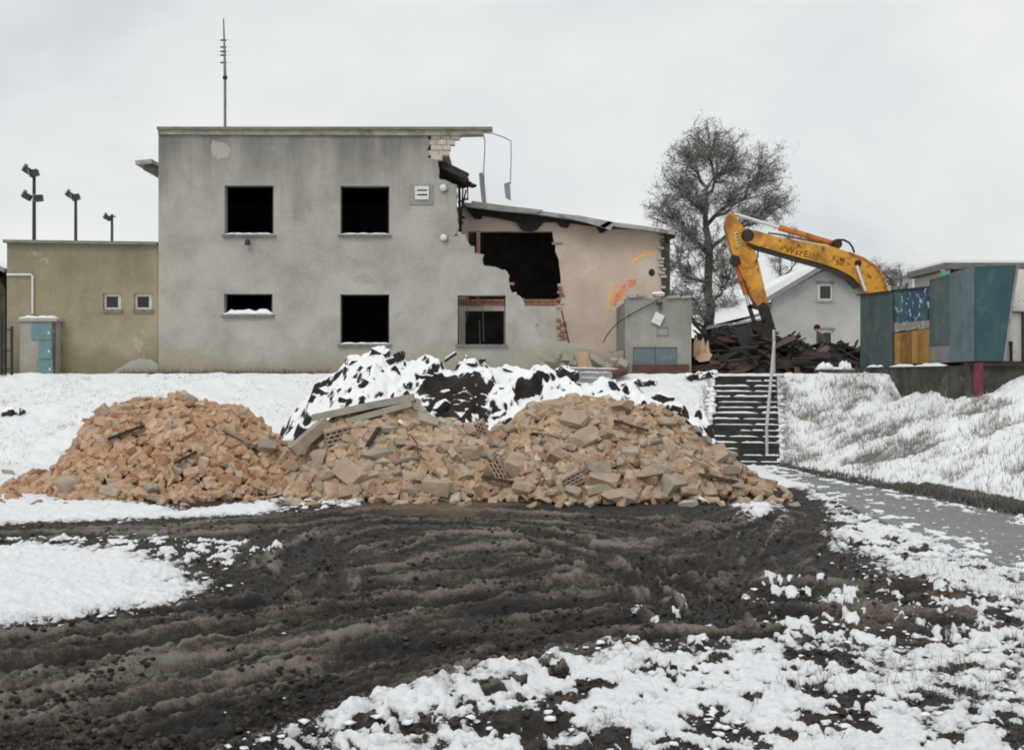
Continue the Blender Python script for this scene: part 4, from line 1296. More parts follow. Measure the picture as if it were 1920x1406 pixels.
for pi, (nm, xa, xb, lab, _) in enumerate(spec):
    cx = (max(xa, -10.5) + min(xb, 6.0)) / 2
    root = thing('brick_pile', (cx, PYC, 0), lab, 'brick pile', 'brick piles in a row')
    piles.append(root)
    # core
    gx = np.arange(max(xa, -10.6), min(xb, 6.2) + .05, .07); gy = np.arange(PYC - 2.8, PYC + 2.8, .07)
    GX, GY = np.meshgrid(gx, gy)
    GZ = pile_h(GX, GY) - .11 + .06 * fbm(GX * 7, GY * 7, 2, 5)
    GZ = np.where(pile_h(GX, GY) < .03, -.25, GZ)
    core = grid_mesh('rubble_core', GX, GY, GZ, {}, 'rubble_core', False, root); core['kind'] = 'stuff'
    # small fragments, joined
    V = []; Fc = []; Rr = []; nv = 0; cnt = 0
    target = {0: 3000, 1: 1700, 2: 2900}[pi]
    tries = 0
    while cnt < target and tries < 60000:
        tries += 1
        x = rp_.uniform(max(xa, -10.6), min(xb, 6.2)); y_ = PYC + rp_.uniform(-2.7, 2.6)
        if y_ > PYC + .8 and rp_.random() < .6: continue
        h, n = surf_frame(pile_h, x, y_)
        if h < .04 and (rp_.random() < .97 or not -10.3 < x < 5.5): continue
        bv, bf = BITV[rp_.randrange(len(BITV))]
        R = np.array(n.to_track_quat('Z', 'Y').to_matrix() @ Euler((rp_.gauss(0, .4), rp_.gauss(0, .4), rp_.uniform(0, 6.28))).to_matrix())
        sc_ = rp_.uniform(.6, 2.1)
        V.append(bv @ R.T * sc_ + np.array([x, y_, max(h, 0.02) + rp_.uniform(-.02, .05)]))
        Fc += [tuple(i + nv for i in q) for q in bf]; rv = rp_.random(); Rr += [rv] * len(bf)
        nv += len(bv); cnt += 1
    m_ = MB(); m_.v = [tuple(q) for q in np.concatenate(V)]; m_.f = Fc; m_.r = Rr
    ob = m_.build('brick_fragments', 'brick_bits' if pi == 0 else 'brick_bits_pale', root, fixn=False); ob['kind'] = 'stuff'
    # whole and half bricks
    cnt = 0; occ = []
    while cnt < 300:
        x = rp_.uniform(max(xa, -10.4), min(xb, 6.1)); y_ = PYC - abs(rp_.gauss(0, 1.25)) + .35
        h, n = surf_frame(pile_h, x, y_)
        if h < .03 and (rp_.random() < .98 or not -10.3 < x < 5.4): continue
        if any((x - a) ** 2 + (y_ - b) ** 2 < .018 for a, b in occ[-300:]): continue
        occ.append((x, y_))
        k = rp_.randrange(len(BRV))
        sc_ = rp_.uniform(.95, 1.65)
        place((BRV if pi == 0 else BRV2)[k], 'brick', 'brick' if pi == 0 else 'brick_pale', root, (x, y_, max(h, .02) + rp_.uniform(.02, .08)), n, rp_.uniform(0, 6.28),
              (rp_.gauss(0, .35), rp_.gauss(0, .35)), (sc_, sc_, sc_ * rp_.uniform(.7, 1.2)), 0)
        cnt += 1

# the larger blocks the photo shows one by one: px, py, length scale, yaw, tilt
def on_pile(px, py):
    """point where the line of sight meets the pile surface"""
    for Yq in np.arange(20.5, 26.5, .03):
        x, _, z = P(px, py, Yq)
        h = ph(x, Yq)
        if h >= z:
            return x, Yq, max(h, 0)
    x, Yq = G(px, min(py, 955)) if py > 860 else (P(px, py, PYC)[0], PYC)
    return x, Yq, float(pile_h(np.array([x]), np.array([Yq]))[0])


big = [(18, 893, .9, .6, .3, 0), (128, 917, 1.1, .1, .05, 0), (210, 930, 1.0, .2, .1, 0), (192, 782, .9, .7, .4, 0), (245, 772, .7, .2, .3, 0), (356, 745, .8, .1, .1, 0), (285, 925, .9, .9, .2, 0),
       (500, 845, .9, .4, .5, 1), (530, 838, .7, 1.5, .6, 1), (560, 822, 1.0, .8, .5, 1), (600, 868, 1.2, .2, .2, 1), (655, 900, 1.5, .75, .5, 1), (707, 862, 1.4, .05, .1, 1), (672, 782, .8, .4, .3, 1),
       (735, 805, .7, .2, .2, 1), (800, 800, .9, .9, .5, 1), (640, 935, .7, .3, .1, 1), (722, 905, .7, .6, .3, 1), (775, 905, .9, .1, .4, 1), (820, 925, 1.2, .3, .2, 1), (880, 815, 1.2, -.7, .5, 1), (880, 860, 1.1, .2, .3, 1), (585, 905, .7, .5, .4, 1), (545, 885, .7, .5, .4, 1),
       (955, 812, 1.1, .3, .4, 2), (1000, 770, .9, .2, .3, 2), (1040, 762, 1.5, -.5, .4, 2), (1075, 800, 1.2, .4, .3, 2), (1045, 862, 1.6, .9, .5, 2), (1100, 835, 1.4, -.8, .4, 2), (1165, 770, 1.3, .1, .3, 2), (1120, 890, 1.2, .2, .5, 2),
       (1030, 905, 1.0, 1.1, .4, 2), (1130, 915, 1.3, .2, .1, 2), (1222, 900, 1.7, -.6, .4, 2), (1262, 918, 1.2, -.5, .3, 2), (1345, 860, 1.9, -.7, .3, 2), (1360, 890, .9, .5, .3, 2), (985, 925, 1.2, .1, .3, 2), (965, 880, 1.2, .7, .6, 2), (1035, 935, .6, .3, .2, 2), (1075, 935, .7, .6, .3, 2),
       (1160, 940, 1.5, .05, .05, 2), (1300, 800, .8, .8, .8, 2), (1250, 800, 1.0, .6, .8, 2), (1440, 915, .8, .3, .2, 2), (1465, 925, .6, .8, .2, 2), (1180, 860, .8, .4, .2, 2), (1290, 850, .7, 1.2, .2, 2), (930, 838, .9, .4, .4, 2), (1290, 930, .9, .3, .1, 2)]
rb_ = random.Random(5)
for i in range(46):
    pi_ = rb_.choice((1, 2, 2)); big.append((rb_.uniform(*((570, 900) if pi_ == 1 else (905, 1400))), rb_.uniform(800, 938), rb_.uniform(.45, .95), rb_.uniform(-1.5, 1.5), rb_.uniform(.1, .7), pi_))
for i, (px, py, sc_, yaw, tl, pi) in enumerate(big):
    x, y_, h = on_pile(px, py)
    _, n = surf_frame(pile_h, x, y_)
    place(BLK[i % len(BLK)], 'concrete_block', 'block_grey', piles[pi], (x, y_ - .05, h + .10), n.lerp(Vector((0, 0, 1)), .5).normalized(), -yaw,
          (rb_.choice((-1, 1)) * tl, rb_.uniform(-.2, .2)), (sc_, sc_ * .95, sc_ * .9), 0)
for (px, py, sc_, ry, pi, k) in ((632, 822, 1.15, -.25, 1, 0), (905, 815, 1.0, 1.2, 2, 1), (940, 895, 1.15, 1.05, 2, 1), (1072, 905, .95, -.5, 2, 0)):
    x, y_, h = on_pile(px, py)
    o = bpy.data.objects.new('hollow_block', HOL[k]); COL.objects.link(o)
    if not HOL[k].materials: HOL[k].materials.append(MATS['block_grey'])
    o.parent = piles[pi]
    o.location = Vector((x, y_ - .10, h + .08)) - parent_loc(piles[pi])
    o.rotation_euler = (Matrix.Rotation(ry, 3, 'Y') @ Matrix.Rotation(rb_.uniform(-.3, .3), 3, 'Z') @ Matrix.Rotation(.2, 3, 'X')).to_euler()
    o.scale = (sc_,) * 3
# the long beam over the middle pile and its broken end
def bent_beam(pts, w, h, name, m, parent):
    mb = MB()
    for a, c in zip(pts[:-1], pts[1:]):
        mb.beam(a, c, w, h)
    return mb.build(name, m, parent)


Yb = PYC - .25
bent_beam([P(588, 783, Yb), P(700, 759, Yb), P(776, 744, Yb)], .34, .14, 'concrete_beam', 'concrete', piles[1])
bent_beam([P(650, 790, Yb - .15), P(772, 756, Yb - .1)], .22, .12, 'concrete_beam', 'concrete', piles[1])
bent_beam([P(548, 846, Yb - .6), P(612, 790, Yb - .3)], .3, .2, 'concrete_beam', 'block_grey', piles[1])
for (p, q, pi, w) in (((205, 835), (275, 812), 0, .05), ((330, 880), (372, 862), 0, .04), ((420, 815), (470, 842), 0, .05), ((740, 880), (790, 868), 1, .05), ((690, 850), (712, 815), 1, .03),
                      ((905, 905), (960, 918), 2, .06), ((1150, 800), (1215, 822), 2, .05), ((1310, 900), (1380, 915), 2, .05), ((1200, 850), (1240, 838), 2, .04), ((1270, 775), (1330, 812), 2, .05)):
    A_, B_ = on_pile(*p), on_pile(*q)
    MB().beam((A_[0], A_[1] - .12, A_[2] + .12), (B_[0], B_[1] - .12, B_[2] + .14), .09, w).build('timber_scrap', 'debris_wood' if p[0] % 20 else 'plank_grey', piles[pi])
for (pts, pi) in (([(770, 830), (782, 845), (786, 870), (800, 880)], 1), ([(250, 820), (262, 835), (280, 832)], 0), ([(1010, 850), (1022, 830), (1046, 838)], 2)):
    W_ = [on_pile(*q) for q in pts]
    MB().tube([(a_, b_ - .14, c_ + .16) for a_, b_, c_ in W_], .012, 5).build('wire', 'dark_metal', piles[pi])
a = on_pile(1287, 800)
pb = slab('painted_slab', 'tilted slab with yellow paint at right shoulder of the rubble', 'slab', 1290, 803, a[1] - .05, (.34, .26, .07), (.7, .9, .3), 'yellow_render')
pb = slab('yellow_lump', 'grey lump with yellow painted face at foot of rubble', 'rubble', 1122, 912, on_pile(1122, 915)[1] - .1, (.5, .3, .14), (.2, -.25, .1), 'yellow_render')
for (px, py, m_, lab) in ((510, 786, 'plastic_green', 'scrap of green plastic caught in the rubble'), (758, 802, 'white_plastic', 'small white plastic scrap on the brick rubble'),
                          (1320, 945, 'white_plastic', 'white plastic scrap lying at foot of rubble')):
    x, y_, h = on_pile(px, py)
    th = thing('plastic_scrap', (x, y_, h), lab, 'plastic scrap')
    q = rock(int(px), .22, .16, .05, .6, .2); q.materials.append(MATS[m_])
    o = bpy.data.objects.new('scrap', q); COL.objects.link(o); o.parent = th; o.location = (0, -.05, .08); o.rotation_euler = (.5, .3, 1)

# ---- spoil heap of sods and soil under snow
HYC = 28.6
heap_H = out_h([(505, 800), (540, 776), (580, 742), (640, 697), (690, 667), (715, 656), (760, 672), (830, 686), (880, 680), (950, 692), (1000, 697), (1060, 703), (1100, 720),
                (1180, 728), (1260, 752), (1330, 790), (1370, 830)], HYC)


def heap_h(X, Y):
    H = np.maximum(heap_H(X), 0) * sstep(-6.2, -5.2, X) * (1 - sstep(4.7, 5.4, X))
    D = .6 + 1.2 * H
    t = np.clip(1 - np.sqrt(((Y - HYC) / D) ** 2 + .01), 0, 1) / .9
    return H * t


gx = np.arange(-6.4, 5.5, .038); gy = np.arange(24.9, 33.4, .042)
GX, GY = np.meshgrid(gx, gy)
hh = heap_h(GX, GY); base = bank(GX, GY)
wx, wy_ = GX + .2 * fbm(GX * 1.5, GY * 1.5, 3, 7), GY + .2 * fbm(GX * 1.5, GY * 1.5, 3, 8)
d1, v1, dx1, dy1 = worley(wx * 1.9, wy_ * 1.9, 401)
d2, v2, dx2, dy2 = worley(wx * 4.6, wy_ * 4.6, 402)
blk = (v1 - .5) * .30 + (dx1 * (hash2(np.floor(v1 * 999), np.floor(v1 * 77), 3) - .5) + dy1 * (hash2(np.floor(v1 * 555), np.floor(v1 * 99), 4) - .35)) * .5
blk2 = (v2 - .5) * .12 + (dx2 * (hash2(np.floor(v2 * 999), np.floor(v2 * 77), 3) - .5) + dy2 * (hash2(np.floor(v2 * 555), np.floor(v2 * 99), 4) - .35)) * .26
amp = np.clip(hh * 1.2, 0, 1)
bare = np.exp(-(((GX + 1.35) / .85) ** 4)) * sstep(26.5, 27.0, GY) * (1 - sstep(28.0, 28.35, GY))
GZ = np.maximum(hh, base - .1) + amp * (blk * (1 - .6 * bare) + blk2 + .06 * fbm(GX * 6, GY * 6, 3, 403))
GZ = np.where(hh < .02, np.minimum(base, 9) - .4, GZ)
for _ in range(1):
    Zp = np.pad(GZ, 1, mode='edge')
    Zb = sum(Zp[a:a + GZ.shape[0], b:b + GZ.shape[1]] for a in (0, 1, 2) for b in (0, 1, 2)) / 9
    GZ = np.where(hh < .06, GZ, Zb)
gyy, gxx = np.gradient(GZ, .042, .038)
nzv = 1 / np.sqrt(1 + gyy ** 2 + gxx ** 2)
hs = (nzv - .50) * 3.0 + .5 * fbm(GX * 2, GY * 2, 3, 404) + 1.5 * fbm(GX * 5, GY * 5, 4, 405, .65) + .15 - bare * 1.3
heap = thing('soil_heap', (0, HYC, 0), 'heap of dark soil clods and sods covered in patchy snow', 'soil heap')
sm = bpy.data.materials.new('heap_soil'); sm.use_nodes = True
nt = sm.node_tree; bs = nt.nodes['Principled BSDF']
at = nt.nodes.new('ShaderNodeAttribute'); at.attribute_name = 'snow'
ge = nt.nodes.new('ShaderNodeNewGeometry')
n2 = noise_n(nt, ge.outputs['Position'], 8, 6, .6); n1 = noise_n(nt, ge.outputs['Position'], 2.2, 6, .6)
rr = ramp(nt, [(.3, (.014, .012, .010, 1)), (.55, (.036, .029, .025, 1)), (.75, (.07, .055, .045, 1))]); nt.links.new(n1, rr.inputs[0])
ff = math_n(nt, 'ADD', at.outputs['Fac'], math_n(nt, 'MULTIPLY', math_n(nt, 'SUBTRACT', n2, .5), 1.2))
rf = ramp(nt, [(0, W(0)), (.1, W(.55)), (.25, W(1))]); nt.links.new(ff, rf.inputs[0])
nt.links.new(mix_n(nt, rf.outputs[0], rr.outputs[0], SNOW_C), bs.inputs['Base Color'])
bs.inputs['Roughness'].default_value = .9; bs.inputs['Specular IOR Level'].default_value = .15
bp = nt.nodes.new('ShaderNodeBump'); bp.inputs['Strength'].default_value = .8; bp.inputs['Distance'].default_value = .05
nt.links.new(n2, bp.inputs['Height']); nt.links.new(bp.outputs[0], bs.inputs['Normal'])
MATS['heap_soil'] = sm
ho = grid_mesh('mound', GX, GY, GZ, {'snow': hs}, 'heap_soil', True, heap); ho['kind'] = 'stuff'
CLV = [rock(700 + i, .42, .34, .26, .5, .18) for i in range(8)]
r = random.Random(19)
for i in range(46):
    x = r.uniform(-5.4, 4.8); y_ = r.uniform(25.6, 28.7)
    h = float(heap_h(np.array([x]), np.array([y_]))[0])
    if h < .15: continue
    if -2.4 < x < -.4 and y_ < 28.1 and r.random() < .6: continue
    s_ = r.uniform(.3, .85) ** 1.3
    place(CLV[i % 8], 'soil_clod', 'soil_clod', heap, (x, y_, h + .04), Vector((0, -.3, 1)).normalized(), r.uniform(0, 6.3), (r.gauss(0, .4), r.gauss(0, .4)), (s_,) * 3, 0)
for i, (px, py, s_) in enumerate(((665, 678, .8), (712, 662, .8), (885, 680, .6), (955, 692, .7), (905, 676, .35), (1060, 700, .9), (1245, 748, .9), (1225, 745, .5))):
    a = P(px, py, HYC - .1)
    place(CLV[i % 8], 'soil_clod', 'soil_clod', heap, a, Vector((0, -.2, 1)).normalized(), r.uniform(0, 6), (.3, .3), (s_,) * 3, 0)
st_ = slab('snowy_stick', 'snow covered stick poking out of the soil heap', 'stick', 845, 670, HYC - .2, (.35, .06, .06), (0, -.6, 0), 'char_wood', snow=.05)
# single dark sod on the left bank
for (px, py, s_, lab) in ((30, 762, .9, 'dark lone sod lying on the smooth snowy bank'),):
    Yq = 33.4; x = P(px, py, Yq)[0]
    th = thing('soil_sod', (x, Yq, gz(x, Yq)), lab, 'sod')
    for k in range(4):
        place(CLV[k], 'soil_clod', 'soil_clod', th, (x + (k - 1.5) * .13, Yq - .05 * k, gz(x, Yq) + .03), Vector((0, 0, 1)), k, (.4, .3 * k), (s_ * (.8 - .1 * k),) * 3, 0)
r = random.Random(44)
for i, (px, py, Yq) in enumerate(((1215, 703, 34.9), (1305, 703, 35.2), (1322, 701, 35.3), (1200, 705, 34.9))):
    x = P(px, py, Yq)[0]; z_ = gz(x, Yq)
    th = thing('soil_sod', (x, Yq, z_), 'dark snow capped sod on the crest before the annex', 'sod', 'sods on the bank crest')
    for k in range(3):
        place(CLV[(i + k) % 8], 'soil_clod', 'soil_clod', th, (x + (k - 1) * .16, Yq, z_ + .05), Vector((0, 0, 1)), k + i, (.4, .3), (.7 - .1 * k,) * 3, 0)

# ================================================================ timber debris pile behind the stairs
tb = thing('timber_heap', (P(1455, 0, 38)[0], 38.2, TER), 'tangled heap of dark broken roof timbers behind the steps', 'timber heap')
deb_out = out_h([(1285, 700), (1300, 645), (1335, 640), (1380, 634), (1420, 628), (1450, 645), (1490, 648), (1520, 668), (1560, 672), (1600, 660), (1640, 668), (1680, 690)], 38.2)
def deb_h(X, Y):
    H = np.maximum(deb_out(X) - TER, .05)
    return TER + H * np.clip(1.12 - ((Y - 38.6) / 2.2) ** 2, 0, 1)
gx = np.arange(P(1290, 0, 38)[0], P(1660, 0, 38)[0], .12); gy = np.arange(36.2, 41.0, .12)
GX, GY = np.meshgrid(gx, gy)
o = grid_mesh('splinter_core', GX, GY, deb_h(GX, GY) - .16 + .12 * fbm(GX * 3, GY * 3, 3, 9), {}, 'char_wood', False, tb); o['kind'] = 'stuff'
r = random.Random(66)
PLK = [rock(800 + i, 1.0, .14, .04, .3, .06) for i in range(6)] + [rock(810 + i, 1.0, .3, .03, .35, .1) for i in range(3)] + [rock(820 + i, 1.0, .1, .1, .2, .05) for i in range(3)]
for i in range(290):
    x = P(r.uniform(1302, 1640), 0, 38)[0]; y_ = r.uniform(36.5, 39.2)
    h = float(deb_h(np.array([x]), np.array([y_]))[0])
    L_ = r.uniform(.4, 1.9)
    o = place(PLK[i % len(PLK)], 'plank', 'debris_wood', tb, (x, y_, h + r.uniform(-.1, .08)), Vector((0, -.4, 1)).normalized(), r.gauss(0, .8),
              (r.gauss(0, .5), r.gauss(0, .28)), (L_, r.uniform(.35, 1.2), r.uniform(.6, 1.3)), 0)
for (p, q) in (((1478, 628), (1520, 652)), ((1500, 630), (1470, 650)), ((1415, 615), (1480, 645)), ((1395, 625), (1435, 648)), ((1545, 645), (1600, 652)), ((1340, 640), (1420, 650))):
    o = MB().beam(P(*p, 38.0), P(*q, 37.6), .09, .08).build('plank', 'debris_wood', tb)
tpn = thing('splintered_boards', P(1315, 700, 36.5), 'tan splintered boards jammed upright beside the annex corner', 'boards')
for k, poly in enumerate(([(1300, 668), (1301, 640), (1306, 630), (1309, 641), (1312, 636), (1314, 665), (1308, 671)], [(1311, 670), (1313, 642), (1319, 632), (1321, 645), (1325, 650), (1324, 668)],
                          [(1322, 672), (1324, 645), (1328, 637), (1330, 655), (1333, 664), (1329, 672)], [(1303, 672), (1318, 660), (1336, 664), (1330, 676), (1312, 679)])):
    MB().plate([poly], 36.6 - .06 * k, .03).build('board', 'plywood', tpn)
tpn = board('leaning_sheet', 'dark grey sheet leaning in the timber heap below the bucket', 'sheet', [(1375, 615), (1408, 608), (1420, 650), (1392, 658)], 37.3, .04, 'dark_metal')
sb = thing('garden_slab', (P(1565, 694, 35.6)[0], 35.6, TER), 'low dark slab with thick rounded snow beside teal booth', 'slab')
MB().box((P(1565, 0, 35.6)[0], 35.6, P(0, 697, 35.6)[2]), (1.1, .6, .14)).build('slab', 'concrete_dark', sb)
for (xa, xb, hh_) in ((1532, 1562, .22), (1574, 1594, .25), (1530, 1600, .08)):
    snow_strip(P(xa, 693, 35.55), P(xb, 693, 35.55), .5, hh_, xa, 10).build('snow_lump', 'snow', sb, smooth=True)

# ================================================================ house, lean-to
HY = 52.0
ho_ = thing('gabled_house', (P(1540, 0, HY)[0], HY, TER), 'pale grey gabled house with two small white framed windows', 'house')
MB().plate([[(1448, 712), (1448, 561), (1544, 507), (1642, 561), (1642, 712)], rect(1533, 532, 1562, 563), rect(1539, 619, 1563, 660)], HY, .3).build('gable_wall', 'plaster_house', ho_)
for (xa, ya, xb, yb) in ((1533, 532, 1562, 563), (1539, 619, 1563, 660)):
    f_ = MB().plate([rect(xa, ya, xb, yb), rect(xa + 4.5, ya + 4.5, xb - 4.5, yb - 3)], HY + .08, .07).build('window_frame', 'frame_white', ho_)
    MB().plate([rect(xa + 4, ya + 4, xb - 4, yb - 2.5)], HY + .12, .01).build('pane', 'glass_dark', f_)
    MB().plate([rect(xa - 3, ya - 4, xb + 3, ya - .5)], HY - .03, .03).build('window_head', 'sill', ho_)
    MB().plate([rect(xa - 3, yb + .5, xb + 3, yb + 3)], HY - .08, .1).build('window_sill', 'concrete', ho_)
ap = P(1544, 499, HY - .3); el = P(1436, 563, HY - .3); er = P(1654, 563, HY - .3)
for e_ in (el, er):
    MB().beam((ap[0], HY + 3.6, ap[2]), (e_[0], HY + 3.6, e_[2]), 8.0, .2).build('roof', 'house_roof', ho_)
    d = Vector((e_[0] - ap[0], 0, e_[2] - ap[2])); nrm = Vector((-d.z, 0, d.x)).normalized()
    if nrm.z < 0: nrm = -nrm
    MB().beam(Vector((ap[0], HY + 3.6, ap[2])) + nrm * .16, Vector((e_[0], HY + 3.6, e_[2])) + nrm * .16, 7.9, .13).build('roof_snow', 'snow', ho_)
for sx in (1449, 1639):
    MB().box((P(sx, 0, HY)[0], HY + 3.8, 4.0), (.3, 7.0, 3.3)).build('side_wall', 'plaster_house', ho_)
LY = 48
lt = thing('lean_to_shed', (P(1400, 0, LY)[0], LY, TER), 'dark lean to shed with snow covered roof left of the house', 'shed')
MB().plate([[(1345, 712), (1345, 615), (1440, 598), (1440, 712)]], LY, 2.5).build('wall', 'char_wood', lt)
MB().beam((P(1338, 612, LY)[0], LY + 1.2, P(0, 612, LY)[2]), (P(1446, 560, LY)[0], LY + 1.2, P(0, 584, LY)[2]), 3.4, .12).build('roof', 'house_roof', lt)
v = [P(1340, 610, LY - .5), P(1445, 594, LY - .5), (P(1445, 0, LY)[0], LY + 3, P(0, 560, LY + 3)[2]), (P(1365, 0, LY)[0], LY + 3, P(0, 575, LY + 3)[2])]
mb = MB().add([q for q in v] + [(q[0], q[1], q[2] + .12) for q in v], [(0, 1, 2, 3), (4, 5, 6, 7), (0, 1, 5, 4), (1, 2, 6, 5), (2, 3, 7, 6), (3, 0, 4, 7)])
mb.build('roof_snow', 'snow', lt)

# ================================================================ excavator
EY = 38.0
ex = thing('excavator', (P(1760, 0, EY)[0], EY, TER), 'yellow crawler excavator with raised boom and arm, parked behind the booth', 'excavator')
boom_pts = [(1399, 431), (1416, 432), (1440, 439), (1466, 447), (1520, 455), (1562, 463), (1592, 473), (1620, 484), (1642, 498), (1656, 518), (1664, 545), (1676, 600), (1692, 640),
            (1662, 648), (1646, 610), (1628, 556), (1614, 536), (1598, 519), (1570, 504), (1540, 494), (1480, 478), (1420, 461), (1401, 454), (1396, 442)]
MB().plate([boom_pts], EY - .26, .52).build('boom', 'excavator_yellow', ex)
MB().plate([[(1402, 456), (1420, 462), (1480, 479), (1540, 495.5), (1570, 506), (1598, 521), (1614, 538), (1610, 540), (1594, 524), (1568, 509), (1538, 499), (1478, 482), (1418, 465), (1400, 459)]],
           EY - .3, .6).build('boom_flange', 'greasy_steel', ex)
MB().plate([[(1592, 472), (1620, 482.5), (1643, 497), (1658, 517), (1666, 545), (1662, 545), (1654, 519), (1640, 500), (1619, 486), (1592, 475)]], EY - .3, .6).build('boom_flange', 'excavator_orange', ex)
arm = [(1363, 405), (1371, 397), (1378, 401), (1386, 415), (1397, 430), (1399, 446), (1406, 460), (1418, 474), (1421, 488), (1423, 494), (1431, 528), (1440, 566), (1447, 592), (1440, 594),
       (1424, 573), (1412, 548), (1398, 518), (1386, 494), (1374, 476), (1368, 452), (1360, 425)]
MB().plate([arm], EY - .20, .40).build('arm', 'excavator_yellow', ex)
MB().plate([[(1424, 573), (1430, 566), (1441, 572), (1447, 592), (1453, 612), (1446, 618), (1438, 612), (1432, 596)]], EY - .22, .44).build('arm_tip', 'greasy_steel', ex)
MB().plate([[(1386, 494), (1398, 518), (1412, 548), (1424, 573), (1420, 575), (1407, 550), (1393, 520), (1382, 495)]], EY - .24, .48).build('arm_flange', 'excavator_orange', ex)
MB().plate([[(1390, 497), (1400, 499), (1412, 494), (1420, 486), (1422, 491), (1412, 500), (1399, 504), (1390, 502)]], EY - .24, .48).build('weld_band', 'excavator_orange', ex)
def cyl(a, b, r_, name, m, Yo=0.0, n=12):
    return MB().tube([P(*a, EY + Yo), P(*b, EY + Yo)], r_, n).build(name, m, ex)
cyl((1376, 401), (1463, 428), .055, 'cylinder_rod', 'chrome')
cyl((1460, 426.5), (1562, 457), .10, 'arm_cylinder', 'excavator_orange')
a = P(1567, 458.5, EY)
MB().lathe((a[0], EY, a[2]), [(.13, -.22), (.16, -.2), (.16, .2), (.13, .22)], 16, 'y').build('pin_boss', 'greasy_steel', ex)
a = P(1400, 443, EY)
MB().lathe((a[0] - .02, EY, a[2]), [(.15, -.30), (.2, -.28), (.2, .28), (.15, .30)], 16, 'y').build('pin_boss', 'greasy_steel', ex)
a = P(1604, 495, EY)
MB().lathe((a[0], EY, a[2]), [(.08, -.31), (.11, -.3), (.11, .3), (.08, .31)], 14, 'y').build('pin_boss', 'greasy_steel', ex)
for Yo in (-.38, .38):
    cyl((1606, 498), (1626, 556), .05, 'cylinder_rod', 'chrome', Yo)
    cyl((1622, 546), (1640, 640), .09, 'boom_cylinder', 'excavator_orange', Yo)
MB().tube([P(x, y_, EY) for x, y_ in ((1570, 450), (1582, 450), (1592, 455), (1598, 463), (1602, 474))], .035, 8).build('hose', 'rubber', ex)
MB().tube([P(x, y_, EY + .1) for x, y_ in ((1440, 437), (1470, 441), (1500, 448), (1530, 454), (1556, 458))], .035, 8).build('hose', 'grey_metal', ex)
MB().tube([P(x, y_, EY - .28) for x, y_ in ((1416, 462), (1421, 470), (1421, 482), (1416, 492))], .025, 6).build('hose', 'rubber', ex)
cyl((1377, 486), (1399, 553), .085, 'bucket_cylinder', 'excavator_orange', -.02)
cyl((1398, 550), (1404, 574), .05, 'cylinder_rod', 'chrome', -.02)
MB().plate([[(1374, 478), (1386, 480), (1390, 494), (1382, 500), (1374, 492)]], EY - .26, .5).build('cylinder_bracket', 'greasy_steel', ex)
for (p, q) in (((1404, 573), (1430, 580)), ((1404, 573), (1414, 604)), ((1414, 604), (1446, 612))):
    for Yo in (-.27, .27):
        a = P(*p, EY + Yo); c = P(*q, EY + Yo)
        MB().beam(a, c, .05, .13).build('bucket_link', 'greasy_steel', ex)
bk = [(1446, 606), (1455, 616), (1450, 640), (1440, 668), (1418, 684), (1396, 676), (1386, 652), (1390, 648), (1402, 664), (1420, 670), (1432, 655), (1434, 634), (1412, 618), (1410, 606), (1425, 612)]
MB().plate([bk], EY - .45, .9).build('bucket', 'greasy_steel', ex)
for i in range(5):
    a = P(1388, 648, EY - .4 + i * .2); MB().beam(a, (a[0] - .12, a[1], a[2] + .16), .07, .05).build('bucket_tooth', 'greasy_steel', ex)
# plate on the arm, worn lettering on the boom
pl = MB().plate([[(1376, 436), (1381, 434), (1389, 459), (1384, 462)]], EY - .207, .005).build('maker_plate', 'decal_light', ex)
for k in range(4):
    y0 = 439 + k * 5.5; x0_ = 1378.4 + k * 1.55
    MB().plate([[(x0_, y0), (x0_ + 4.0, y0 - 1.3), (x0_ + 4.8, y0 + 1.3), (x0_ + .8, y0 + 2.6)]], EY - .212, .004).build('plate_mark', 'dark_metal', ex)
def lettering(txt, px, py, size, tilt, m, Yo):
    cu = bpy.data.curves.new('lettering', 'FONT'); cu.body = txt; cu.size = size; cu.extrude = .002; cu.offset = .006
    cu.space_character = 1.15
    ob = bpy.data.objects.new('tmp', cu); COL.objects.link(ob)
    dg = bpy.context.evaluated_depsgraph_get()
    me = bpy.data.meshes.new_from_object(ob.evaluated_get(dg)); bpy.data.objects.remove(ob)
    me.materials.clear(); me.materials.append(MATS[m])
    o = bpy.data.objects.new('lettering', me); COL.objects.link(o); o.parent = ex
    o.location = Vector(P(px, py, EY - .264 + Yo)) - Vector(ex.location)
    o.rotation_euler = (Matrix.Rotation(tilt, 3, 'Y') @ Matrix.Rotation(math.pi / 2, 3, 'X')).to_euler()
    return o
lettering('WsrEii', 1471, 472, .30, .25, 'decal_dark', 0)
lettering('KJM', 1560, 487, .22, .22, 'decal_dark', 0)
lettering('JHI', 1567, 496, .17, .22, 'decal_dark', 0)
